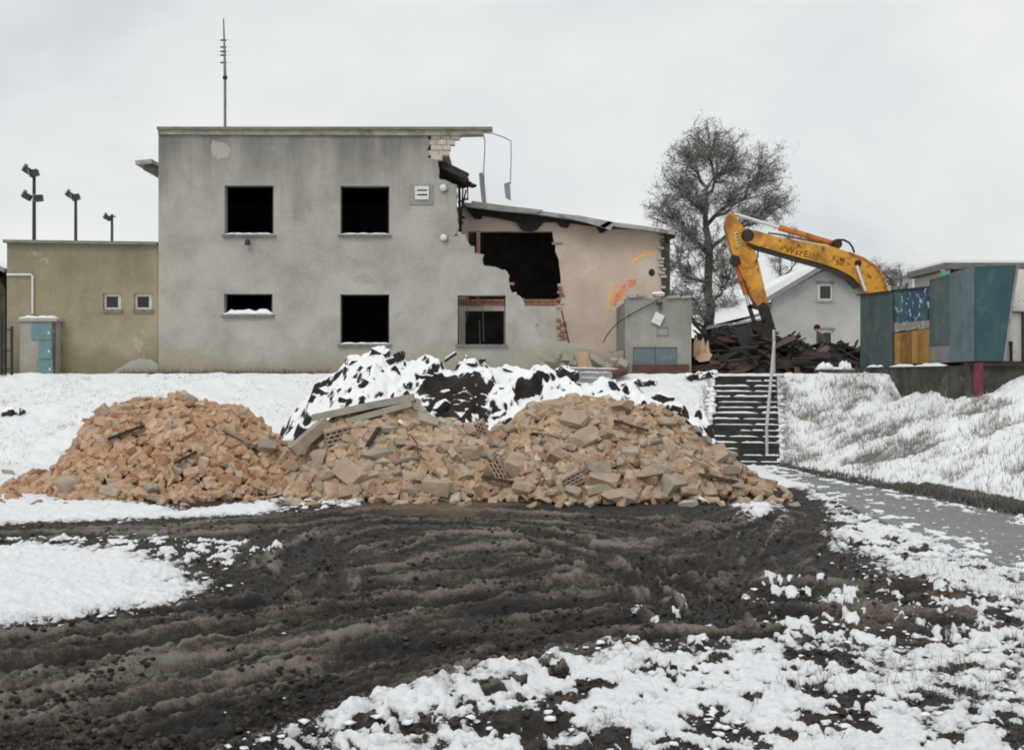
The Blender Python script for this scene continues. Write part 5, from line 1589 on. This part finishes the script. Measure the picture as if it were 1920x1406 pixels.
# machine body behind the booth
bx0 = P(1760, 0, EY)[0]
for Yo in (-1.0, 1.0):
    pr = [(bx0 - 1.9 + .4 * math.cos(t), TER + .42 + .4 * math.sin(t)) for t in np.linspace(math.pi * .5, math.pi * 1.5, 7)] + \
         [(bx0 + 1.9 + .4 * math.cos(t), TER + .42 + .4 * math.sin(t)) for t in np.linspace(-math.pi * .5, math.pi * .5, 7)]
    MB().plate([pr], EY + Yo - .28, .56, px=False).build('track', 'greasy_steel', ex)
    for k in range(5):
        MB().lathe((bx0 - 1.4 + .7 * k, EY + Yo - .3, TER + .4), [(.2, -.02), (.26, .02), (.26, .58), (.2, .62)], 12, 'y').build('track_roller', 'dark_metal', ex)
MB().box((bx0, EY, TER + .85), (1.5, 1.5, .35)).build('turntable', 'greasy_steel', ex)
MB().plate([[(bx0 - 1.5, TER + 1.0), (bx0 - 1.5, TER + 1.6), (bx0 - .3, TER + 1.9), (bx0 + 1.9, TER + 2.0), (bx0 + 2.4, TER + 1.7), (bx0 + 2.4, TER + 1.0)]], EY - 1.2, 2.4, px=False).build('upper_body', 'excavator_yellow', ex)
MB().plate([[(bx0 - 1.45, TER + 1.61), (bx0 - 1.35, TER + 2.25), (bx0 - 1.1, TER + 2.5), (bx0 + .1, TER + 2.5), (bx0 + .1, TER + 1.91), (bx0 - .3, TER + 1.91)]], EY + .25, .9, px=False).build('cab', 'excavator_yellow', ex)
MB().plate([[(bx0 - 1.2, TER + 1.95), (bx0 - 1.15, TER + 2.3), (bx0 - .1, TER + 2.35), (bx0 - .1, TER + 1.97)]], EY + .24, .01, px=False).build('cab_window', 'glass_dark', ex)

# ================================================================ booth on its concrete base
def Bp(px, py, off=0.0):
    k = (px - 960) / F
    Yq = 14.505 / (k + .1057)
    n_ = np.array([-1, -.1057]) / math.hypot(1, .1057)
    return (k * Yq + n_[0] * off, Yq + n_[1] * off, EYE - (py - 703) * Yq / F)


def bpanel(poly, off, t, name, m, parent):
    fr = [Bp(x, y_, off) for x, y_ in poly]; bk_ = [Bp(x, y_, off - t) for x, y_ in poly]
    n_ = len(poly)
    f_ = [tuple(range(n_)), tuple(range(2 * n_ - 1, n_ - 1, -1))] + [(i, (i + 1) % n_, (i + 1) % n_ + n_, i + n_) for i in range(n_)]
    return MB().add(fr + bk_, f_).build(name, m, parent)


bo = thing('sheet_booth', (12.5, 32, 1.2), 'teal sheet clad booth with blue graffiti and orange planks on concrete base', 'booth')
bpanel([(1613, 553), (1643, 549.5), (1643, 688), (1613, 689.5)], 0, .05, 'cladding_sheet', 'sheet_teal', bo)
bpanel([(1643.4, 549.4), (1673, 546), (1673, 686.5), (1643.4, 688)], .004, .05, 'cladding_sheet', 'sheet_teal', bo)
bpanel([(1609, 552), (1674, 544.5), (1674, 547), (1609, 554.5)], .06, .12, 'top_trim', 'dark_metal', bo)
bpanel([(1675, 545), (1743.5, 538.5), (1737, 601), (1676, 608)], -.02, .03, 'graffiti_board', 'graffiti_board', bo)
bpanel([(1737, 541), (1746, 540), (1746, 602), (1730, 604)], -.08, .03, 'backing_sheet', 'sheet_grey', bo)
bpanel([(1675, 543), (1746, 536.5), (1746, 539), (1675, 545.5)], .03, .08, 'top_trim', 'dark_metal', bo)
xs = [1676.5, 1698, 1722, 1744.5]
for a, c in zip(xs[:-1], xs[1:]):
    ya = 607 - (a - 1676) * .1; yc = 607 - (c - 1676) * .1
    bpanel([(a, ya), (c - .7, yc), (c - .7, yc + 14), (a, ya + 16)], .0, .03, 'plank', 'plank_grey', bo)
xs = np.linspace(1677, 1744.5, 7)
for i, (a, c) in enumerate(zip(xs[:-1], xs[1:])):
    ya = 625 - (a - 1676) * .13; yc = 625 - (c - 1676) * .13
    bpanel([(a, ya), (c - .6, yc), (c - .6, 683 - (c - 1676) * .03), (a, 683 - (a - 1676) * .03)], .012 * (i % 2), .03, 'plank', 'plank_orange', bo)
bpanel([(1746, 524.5), (1765, 519), (1765, 647), (1746, 648)], .05, .05, 'cladding_sheet', 'sheet_teal', bo)
bpanel([(1765.4, 519), (1784, 513.5), (1784, 646), (1765.4, 647)], .046, .05, 'cladding_sheet', 'sheet_teal', bo)
bpanel([(1746, 648.5), (1784, 646.5), (1784, 679), (1746, 682)], .03, .04, 'kick_board', 'sheet_grey', bo)
bpanel([(1784.4, 513.5), (1806, 507), (1806, 678), (1784.4, 679)], .06, .05, 'cladding_sheet', 'sheet_pale', bo)
bpanel([(1806.3, 507), (1828, 500), (1828, 677), (1806.3, 678)], .055, .05, 'cladding_sheet', 'sheet_pale', bo)
MB().plate([[(1829, 500), (1908, 496.5), (1882, 677), (1829, 677)]], 28.95, .05).build('front_sheet', 'sheet_dark_teal', bo)
MB().plate([[(1906, 497), (1911, 497), (1885, 677), (1881, 677)]], 28.93, .12).build('edge_trim', 'grey_metal', bo)
MB().plate([[(1880, 505), (2150, 505), (2150, 677), (1880, 677)]], 29.6, .05).build('white_sheet', 'frame_white', bo)
for q in (rect(1893, 584, 2150, 586.5), rect(1918, 584, 1921, 677), rect(1896, 640, 1899, 677), rect(1880, 640, 1899, 642), rect(1960, 505, 1964, 677)):
    MB().plate([q], 29.5, .09).build('frame_bar', 'dark_metal', bo)
bpanel([(1613, 560), (1744, 545), (1744, 682), (1613, 688)], -.10, .05, 'lining_board', 'char_wood', bo)
bpanel([(1746, 528), (1828, 505), (1828, 676), (1746, 680)], -.10, .05, 'lining_board', 'char_wood', bo)
MB().box((13.9, 32.4, 5.27), (5.0, 3.0, .17)).build('roof_slab', 'flashing', bo)
MB().box((13.9, 32.4, 5.39), (4.96, 2.96, .06)).build('roof_snow', 'snow', bo)
MB().box((11.62, 32.6, 4.95), (.06, 2.4, .46)).build('upper_panel', 'frame_white', bo)
for m_, px in (('post_green', 1773), ('post_red', 1791)):
    a = P(px, 500, 31.0)
    MB().box((a[0], 31.02, 4.85), (.2 if m_ == 'post_green' else .14, .16, .7)).build('roof_post', m_, bo)
MB().box((14.6, 31.0, 2.68), (6.0, 3.8, .1)).build('floor_deck', 'concrete_dark', bo)
# base
q = [Bp(1608, 690, .10), Bp(1828, 679, .10)]
zt = 2.63
v = [(q[0][0], q[0][1], 0.6), (q[1][0], q[1][1], .6), (q[1][0] + 5, q[1][1] + .3, .6), (q[0][0] + 5.5, q[0][1], .6)]
mb = MB().add(v + [(x, y_, zt) for x, y_, _ in v], [(0, 1, 2, 3), (4, 5, 6, 7), (0, 1, 5, 4), (1, 2, 6, 5), (2, 3, 7, 6), (3, 0, 4, 7)])
mb.build('concrete_base', 'concrete_dark', bo)
for (a, c) in ((1634, 1660), (1676, 1720), (1722, 1783)):
    p, q2 = Bp(a, 686, .07), Bp(c, 682, .07)
    m_ = MB()
    n_ = 10; rr_ = random.Random(a)
    v = []; f_ = []
    for i in range(n_ + 1):
        t = i / n_; c3 = [p[k] + (q2[k] - p[k]) * t for k in range(2)]
        hh_ = rr_.uniform(.04, .09) * min(1, 6 * min(t, 1 - t) + .2)
        v += [(c3[0] - .09, c3[1], zt), (c3[0] - .07, c3[1], zt + hh_ * .7), (c3[0], c3[1], zt + hh_), (c3[0] + .03, c3[1], zt)]
    for i in range(n_):
        for k in range(4):
            f_.append((i * 4 + k, i * 4 + (k + 1) % 4, i * 4 + 4 + (k + 1) % 4, i * 4 + 4 + k))
    m_.add(v, f_).build('ledge_snow', 'snow', bo)
a = P(1833, 0, 28.9)
MB().box((a[0], 28.88, 2.15), (.2, .14, 1.1)).build('steel_post', 'post_red', bo)
MB().box((a[0] + 1.5, 28.95, 2.66), (3.6, .12, .08)).build('deck_edge', 'char_wood', bo)

# ================================================================ flood light masts
for i, (px, top, Yq) in enumerate(((64, 318, 57.0), (142, 364, 64.5), (210, 402, 73.0))):
    lab = ['tall floodlight mast with two pairs of lamps behind the wing', 'floodlight mast with one double lamp head behind the wing', 'shortest looking floodlight mast with a single lamp behind the wing'][i]
    zt = P(0, top, Yq)[2]; xm = P(px, 0, Yq)[0]
    fm = thing('floodlight_mast', (xm, Yq, TER), lab, 'floodlight mast', 'floodlights behind the wing')
    MB().tube([(xm, Yq, TER), (xm, Yq, zt)], .13, 8, .08).build('pole', 'dark_metal', fm)
    heads = [(-.22, zt - .1, .55), (.1, zt - .2, -.3)] if i < 2 else [(-.2, zt - .25, .5)]
    if i == 0: heads += [(-.25, zt - 1.35, .5), (.3, zt - 1.42, -.1)]
    for dx, z_, tl in heads:
        R = Matrix.Rotation(tl, 3, 'Y')
        hd = MB().box((xm + dx, Yq - .15, z_), (.32, .28, .30), R).build('lamp_head', 'dark_metal', fm)
        c = Vector((xm + dx, Yq - .15, z_)) + R @ Vector((-.17, 0, .05))
        MB().box(c - R @ Vector((.06, 0, 0)), (.05, .34, .38), R).build('lamp_face', 'grey_metal', hd)
    MB().box((xm, Yq - .08, zt - .15), (.5, .1, .08)).build('cross_arm', 'dark_metal', fm)

# ================================================================ trees
def limb(mb, p, q, r0, r1, rng, wob=.08, n=5):
    p, q = Vector(p), Vector(q); L = (q - p).length
    pts = [p]
    for i in range(1, n):
        t = i / n
        pts.append(p.lerp(q, t) + Vector((rng.gauss(0, wob), rng.gauss(0, wob), rng.gauss(0, wob * .5))) * L * math.sin(math.pi * t))
    pts.append(q)
    mb.tube(pts, r0, 6, r1, False)
    return pts


def tree(name, base_px, Yq, lobes, fork_py, label, seed, dens=1.0, r0=.2, fork2=None):
    rng = random.Random(seed)
    bx_ = P(base_px, 703, Yq)
    root = thing(name, (bx_[0], Yq, TER), label, 'tree')
    wood = MB(); leaf = MB(); TW = []
    fork = Vector(P(base_px + 2, fork_py, Yq))
    limb(wood, (bx_[0], Yq, TER - .1), fork, r0, r0 * .72, rng, .015, 6)
    topv = Vector(P(base_px - 4, lobes[0][1] + 10, Yq))
    spine = limb(wood, fork, topv, r0 * .7, .03, rng, .05, 8)
    trunk_pts = [Vector((bx_[0], Yq, TER)).lerp(fork, t) for t in (.35, .5, .65, .8, .92)] + spine[:-1]
    for (lx, ly, rx, ry, cnt) in lobes:
        c = Vector(P(lx, ly, Yq)); RX, RZ = rx * Yq / F * 1.08, ry * Yq / F * 1.25
        best = min(trunk_pts, key=lambda q: (q - c).length + 2.2 * max(0, q.z - c.z + RZ * .6 + abs(q.x - c.x) * .55))
        b = limb(wood, best, c, r0 * .34, .035, rng, .07, 6)
        for k in range(int(cnt * dens * 1.25)):
            while True:
                u = Vector((rng.uniform(-1, 1), rng.uniform(-1, 1), rng.uniform(-1, 1)))
                if u.length < 1: break
            u = u * (u.length ** -.3 if u.length > .05 else 1)
            tip = c + Vector((u.x * RX, u.y * (RX * .8 + .2), u.z * RZ))
            src = b[rng.randrange(2, len(b))]
            sub = limb(wood, src, tip, .022, .010, rng, .08, 4)
            for j in range(15):
                s0 = sub[rng.randrange(2, len(sub))]
                d = Vector((rng.gauss(0, 1), rng.gauss(0, 1), rng.gauss(.15, .8))).normalized() * rng.uniform(.2, .6)
                e1 = s0 + d
                sd = d.cross(Vector((0, 1, 0))).normalized() * .008
                rv = rng.random()
                leaf.add([s0 + sd, s0 - sd, e1], [(0, 1, 2)], rv * .35)
                TW.append((s0[:], e1[:], rv))
    rg = np.random.default_rng(seed); NL = 9
    A0 = np.array([t[0] for t in TW]); A1 = np.array([t[1] for t in TW]); RV = np.array([t[2] for t in TW])
    m = len(A0) * NL
    t = rg.uniform(.15, 1.1, (len(A0), NL, 1))
    C = (A0[:, None] * (1 - t) + A1[:, None] * t + rg.normal(0, .075, (len(A0), NL, 3))).reshape(-1, 3)
    u1 = rg.normal(0, 1, (m, 3)); u1 /= np.linalg.norm(u1, axis=1)[:, None]; u1 *= rg.uniform(.03, .085, (m, 1))
    u2 = rg.normal(0, 1, (m, 3)); u2 /= np.linalg.norm(u2, axis=1)[:, None]; u2 *= rg.uniform(.012, .035, (m, 1))
    T3 = np.stack([C - u1, C + u2, C + u1], 1).reshape(-1, 3)
    n0 = len(leaf.v)
    leaf.v += [tuple(q) for q in T3.tolist()]
    leaf.f += [(n0 + 3 * k, n0 + 3 * k + 1, n0 + 3 * k + 2) for k in range(m)]
    leaf.r += np.clip(np.repeat(RV, NL) + rg.normal(0, .12, m), 0, 1).tolist()
    wood.build('trunk', 'bark', root, fixn=False)
    leaf.build('crown', 'twig_leaf', root, fixn=False)
    return root


tree('bare_tree', 1328, 50, [(1332, 275, 50, 42, 34), (1380, 300, 42, 46, 28), (1288, 300, 42, 36, 24), (1440, 315, 36, 44, 28), (1452, 380, 38, 32, 22), (1262, 345, 36, 28, 20),
                             (1238, 392, 34, 26, 20), (1305, 365, 48, 40, 20), (1372, 372, 40, 36, 16), (1285, 430, 40, 34, 20), (1415, 400, 30, 28, 12), (1272, 492, 34, 44, 26), (1330, 470, 42, 44, 20), (1300, 560, 44, 44, 30),
                             (1368, 520, 38, 50, 22), (1362, 590, 40, 34, 22), (1262, 580, 22, 40, 14)], 470,
     'tall bare winter tree with grey twiggy crown beside the house', 5, 1.0, .24)
tree('bare_tree', 1690, 64, [(1690, 512, 24, 20, 12), (1668, 522, 20, 22, 10), (1648, 505, 16, 16, 6), (1705, 530, 14, 14, 6), (1672, 545, 24, 16, 8)], 600, 'small bare treetop showing above booth beside the boom', 9, .8, .12)
tree('bare_tree', 1475, 70, [(1480, 440, 22, 20, 8), (1462, 480, 20, 24, 8), (1498, 470, 18, 24, 7), (1470, 520, 24, 24, 10)], 560, 'pale distant bare tree seen under the excavator boom', 13, .8, .12)

# ================================================================ person
def person():
    Yq = 42.0
    bx_ = P(1540, 0, Yq)[0]
    root = thing('person', (bx_, Yq, TER), 'person in dark cap and grey jacket standing behind the timber heap', 'person')
    J = {'pel': (0, 0, .95), 'waist': (-.02, 0, 1.12), 'chest': (-.05, 0, 1.36), 'neck': (-.10, 0, 1.50), 'nk2': (-.13, 0, 1.56),
         'h1': (-.15, 0, 1.60), 'h2': (-.16, 0, 1.68), 'h3': (-.15, 0, 1.74),
         'sl': (-.05, -.18, 1.42), 'el': (.02, -.26, 1.14), 'wl': (-.10, -.22, .96), 'hl': (-.15, -.17, .92),
         'sr': (-.05, .18, 1.42), 'er': (.02, .26, 1.14), 'wr': (-.10, .22, .96), 'hr': (-.15, .17, .92),
         'tl': (0, -.10, .90), 'kl': (-.04, -.11, .49), 'al': (.02, -.11, .09), 'fl': (-.14, -.12, .04),
         'tr': (0, .10, .90), 'kr': (-.04, .11, .49), 'ar': (.02, .11, .09), 'fr': (-.14, .12, .04)}
    E = [('pel', 'waist'), ('waist', 'chest'), ('chest', 'neck'), ('neck', 'nk2'), ('nk2', 'h1'), ('h1', 'h2'), ('h2', 'h3'), ('chest', 'sl'), ('sl', 'el'), ('el', 'wl'), ('wl', 'hl'),
         ('chest', 'sr'), ('sr', 'er'), ('er', 'wr'), ('wr', 'hr'), ('pel', 'tl'), ('tl', 'kl'), ('kl', 'al'), ('al', 'fl'), ('pel', 'tr'), ('tr', 'kr'), ('kr', 'ar'), ('ar', 'fr')]
    RAD = {'pel': .16, 'waist': .16, 'chest': .18, 'neck': .075, 'nk2': .06, 'h1': .085, 'h2': .105, 'h3': .07, 'sl': .085, 'el': .065, 'wl': .05, 'hl': .05, 'sr': .085, 'er': .065, 'wr': .05, 'hr': .05,
           'tl': .11, 'kl': .08, 'al': .06, 'fl': .05, 'tr': .11, 'kr': .08, 'ar': .06, 'fr': .05}
    ks = list(J)
    me = bpy.data.meshes.new('body'); me.from_pydata([J[k] for k in ks], [(ks.index(a), ks.index(b)) for a, b in E], [])
    ob = bpy.data.objects.new('body', me); COL.objects.link(ob)
    md = ob.modifiers.new('s', 'SKIN'); md.use_smooth_shade = True
    for i, k in enumerate(ks):
        me.skin_vertices[0].data[i].radius = (RAD[k], RAD[k])
    me.skin_vertices[0].data[0].use_root = True
    ob.modifiers.new('u', 'SUBSURF').levels = 2
    dg = bpy.context.evaluated_depsgraph_get()
    m2 = bpy.data.meshes.new_from_object(ob.evaluated_get(dg)); bpy.data.objects.remove(ob)
    for n_ in ('jacket', 'trousers', 'skin'): m2.materials.append(MATS[n_])
    for p in m2.polygons:
        z_ = p.center.z
        p.material_index = 2 if z_ > 1.55 else (0 if z_ > .86 else 1)
    o = bpy.data.objects.new('body', m2); COL.objects.link(o); o.parent = root
    # nose, cap
    hat = MB(); wl_ = parent_loc(root)
    hat.lathe((wl_.x - .15, wl_.y, wl_.z + 1.66), [(.112, 0), (.118, .05), (.10, .11), (.05, .145)], 14)
    hat.box((wl_.x - .25, wl_.y, wl_.z + 1.672), (.06, .14, .02))
    hat.build('cap', 'hat', root)
    MB().box((wl_.x - .265, wl_.y, wl_.z + 1.62), (.03, .025, .04)).build('nose', 'skin', root)


person()

# ================================================================ crumbs of churned mud, snow crumbs
def crumbs(name, m, label, cat, sample, n, smin, smax, seed, flat=.7):
    rng = np.random.default_rng(seed)
    X, Y = sample(rng, n); Z = terrain(X, Y)[0]
    X, Y, Z = X[:n], Y[:n], Z[:n]
    V = []; Fc = []; nv = 0
    vs_ = []
    for k in range(10):
        me = lump_mesh(900 + k, 1, 1, flat, 14)
        vs_.append((np.array([v.co[:] for v in me.vertices]), [tuple(p.vertices) for p in me.polygons]))
    for i in range(len(X)):
        bv, bf = vs_[i % 10]
        a = rng.uniform(0, 6.28); c, s_ = math.cos(a), math.sin(a); sc_ = smin + (smax - smin) * rng.random() ** 2.5
        R = np.array([[c, -s_, 0], [s_, c, 0], [0, 0, 1]]) * sc_
        V.append(bv @ R.T + np.array([X[i], Y[i], Z[i] + sc_ * .12]))
        Fc += [tuple(q + nv for q in f_) for f_ in bf]; nv += len(bv)
    mb = MB(); mb.v = [tuple(q) for q in np.concatenate(V).tolist()]; mb.f = Fc
    o = mb.build(name, m, None, smooth=True, fixn=False)
    return tag(o, label, cat, kind='stuff')


def s_mud(rng, n):
    k = 9
    v_ = rng.uniform(0, 1, n * k); Y = 1 / (1 / 6.8 + (1 / 23.0 - 1 / 6.8) * v_)
    X = rng.uniform(-.5, .5, n * k) * (Y + 1)
    sn, pa = terrain(X, Y)[1:3]
    ok = (sn < -.25) & (pa < .1) & (fbm(X * 1.2, Y * 1.2, 3, 600) + .4 * rng.normal(0, .3, n * k) > .02)
    return X[ok][:n], Y[ok][:n]


def s_snowcrumb(rng, n):
    k = 12
    v_ = rng.uniform(0, 1, n * k); Y = 1 / (1 / 6.8 + (1 / 22.5 - 1 / 6.8) * v_)
    X = rng.uniform(-.5, .5, n * k) * (Y + 1)
    sn = terrain(X, Y)[1]
    ok = (sn < -.02) & (sn > -.5)
    return X[ok][:n], Y[ok][:n]


mat('mud_lump', [(.3, (.018, .014, .011, 1)), (.5, (.046, .036, .029, 1)), (.7, (.095, .077, .063, 1))], 9, .9, .8, 30)
crumbs('mud_crumbs', 'mud_lump', 'crumbly lumps of churned dark mud in the yard', 'mud', s_mud, 11000, .012, .075, 5, .75)
def s_edge(rng, n):
    k_ = rng.uniform(-.1, SL, n); side = np.where(rng.random(n) < .5, -1, 1)
    off = side * (ST_W / 2 + np.abs(rng.normal(0, .09, n)) - .03)
    nx = np.array([-axv[1], axv[0]])
    return ST_T[0] + axv[0] * k_ + nx[0] * off, ST_T[1] + axv[1] * k_ + nx[1] * off


crumbs('step_edge_snow', 'snow', 'ragged lumps of snow along both edges of the steps', 'snow', s_edge, 420, .07, .3, 8, .55)
crumbs('snow_crumbs', 'snow', 'small lumps of snow scattered along the snow edges', 'snow', s_snowcrumb, 1300, .02, .10, 6, .36)

# ================================================================ grass and weeds
def blades(name, n, sample, hmin, hmax, label, seed, wid=.012, rmin=0, rmax=1):
    rng = np.random.default_rng(seed)
    X, Y = sample(rng, n)
    Z = terrain(X, Y)[0]
    m = len(X)
    h = rng.uniform(hmin, hmax, m) * (.6 + .8 * rng.random(m)); a = rng.uniform(0, 2 * np.pi, m)
    w = wid * rng.uniform(.6, 1.4, m); lx, ly = rng.normal(0, .35, m) * h, rng.normal(0, .35, m) * h
    p0 = np.stack([X - np.cos(a) * w, Y - np.sin(a) * w, Z - .02], -1); p1 = np.stack([X + np.cos(a) * w, Y + np.sin(a) * w, Z - .02], -1)
    p2 = np.stack([X + lx, Y + ly, Z + h], -1)
    co = np.stack([p0, p1, p2], 1).reshape(-1, 3)
    me = bpy.data.meshes.new(name)
    me.vertices.add(m * 3); me.vertices.foreach_set('co', co.astype(np.float32).ravel())
    me.loops.add(m * 3); me.loops.foreach_set('vertex_index', np.arange(m * 3, dtype=np.int32))
    me.polygons.add(m); me.polygons.foreach_set('loop_start', np.arange(0, m * 3, 3, dtype=np.int32)); me.polygons.foreach_set('loop_total', np.full(m, 3, np.int32))
    me.update(calc_edges=True)
    at = me.attributes.new('rnd', 'FLOAT', 'FACE'); at.data.foreach_set('value', rng.uniform(rmin, rmax, m).astype(np.float32))
    me.materials.append(MATS['grass_dry'])
    o = bpy.data.objects.new(name, me); COL.objects.link(o)
    return tag(o, label, 'grass', kind='stuff')


def s_bank(rng, n):
    Y = rng.uniform(17, 35, n * 4); X = xtoe(Y) + rng.uniform(.15, 6.5, n * 4)
    g = fbm((X + Y * .5) * .8, (Y - X * .2) * .8, 3, 55) + .25 * fbm(X * 3, Y * 3, 2, 8)
    u, v, L = stairs_uv(X, Y)
    k = (rng.random(n * 4) < sstep(-.05, .28, g) + .06) & ((np.abs(v) > ST_W / 2 + .1) | (u > L)) & (bank(X, Y) < TER - .05) & (X < 14.505 - .1057 * Y - .1)
    return X[k][:n], Y[k][:n]


def s_verge(rng, n):
    Y = rng.uniform(16, 30.6, n); return xtoe(Y) + rng.normal(.1, .07, n), Y


def s_meadow(rng, n):
    X = rng.uniform(-4, 12, n * 5); Y = rng.uniform(6.5, 15, n * 5)
    k = ((sdist(snow_polys[3], X, Y) > .3) & (X > .2 * Y - 1) & (fbm(X * 1.2, Y * 1.2, 3, 88) > -.02)) | ((sdist(snow_polys[5], X, Y) > 0) & (rng.random(n * 5) < .7))
    return X[k][:n], Y[k][:n]


def s_stairs(rng, n):
    k_ = rng.random(n) * SL; side = np.where(rng.random(n) < .5, -1, 1)
    off = side * (ST_W / 2 + .08 + np.abs(rng.normal(0, .12, n)))
    nx = np.array([-axv[1], axv[0]])
    return ST_T[0] + axv[0] * k_ + nx[0] * off, ST_T[1] + axv[1] * k_ + nx[1] * off


def s_wall(rng, n):
    X = rng.uniform(P(230, 0, 36)[0], P(620, 0, 36)[0], n); return X, rng.uniform(35.6, 35.95, n)


def s_left(rng, n):
    X = rng.uniform(-15, -4, n * 3); Y = rng.uniform(30.5, 35.5, n * 3)
    k = fbm(X * .9, Y * .9, 3, 14) > .12
    return X[k][:n], Y[k][:n]


blades('bank_grass', 19000, s_bank, .06, .22, 'dry grass tufts poking through snow on the bank', 1, .009, .35, 1)
blades('verge_grass', 5000, s_verge, .03, .11, 'dark grass verge along the path edge', 2, .016, 0, .25)
blades('meadow_grass', 9000, s_meadow, .03, .09, 'short grass poking through thin snow in the yard', 3, .004, .2, .8)
blades('stair_grass', 1500, s_stairs, .05, .16, 'grass overhanging both sides of the steps', 4, .010, .5, 1)
blades('wall_weeds', 1300, s_wall, .05, .2, 'dark weeds along the foot of the grey wall', 5, .012, 0, .3)
blades('slope_grass', 2500, s_left, .02, .07, 'short grass tips on the smooth snowy bank', 6, .010, .3, 1)
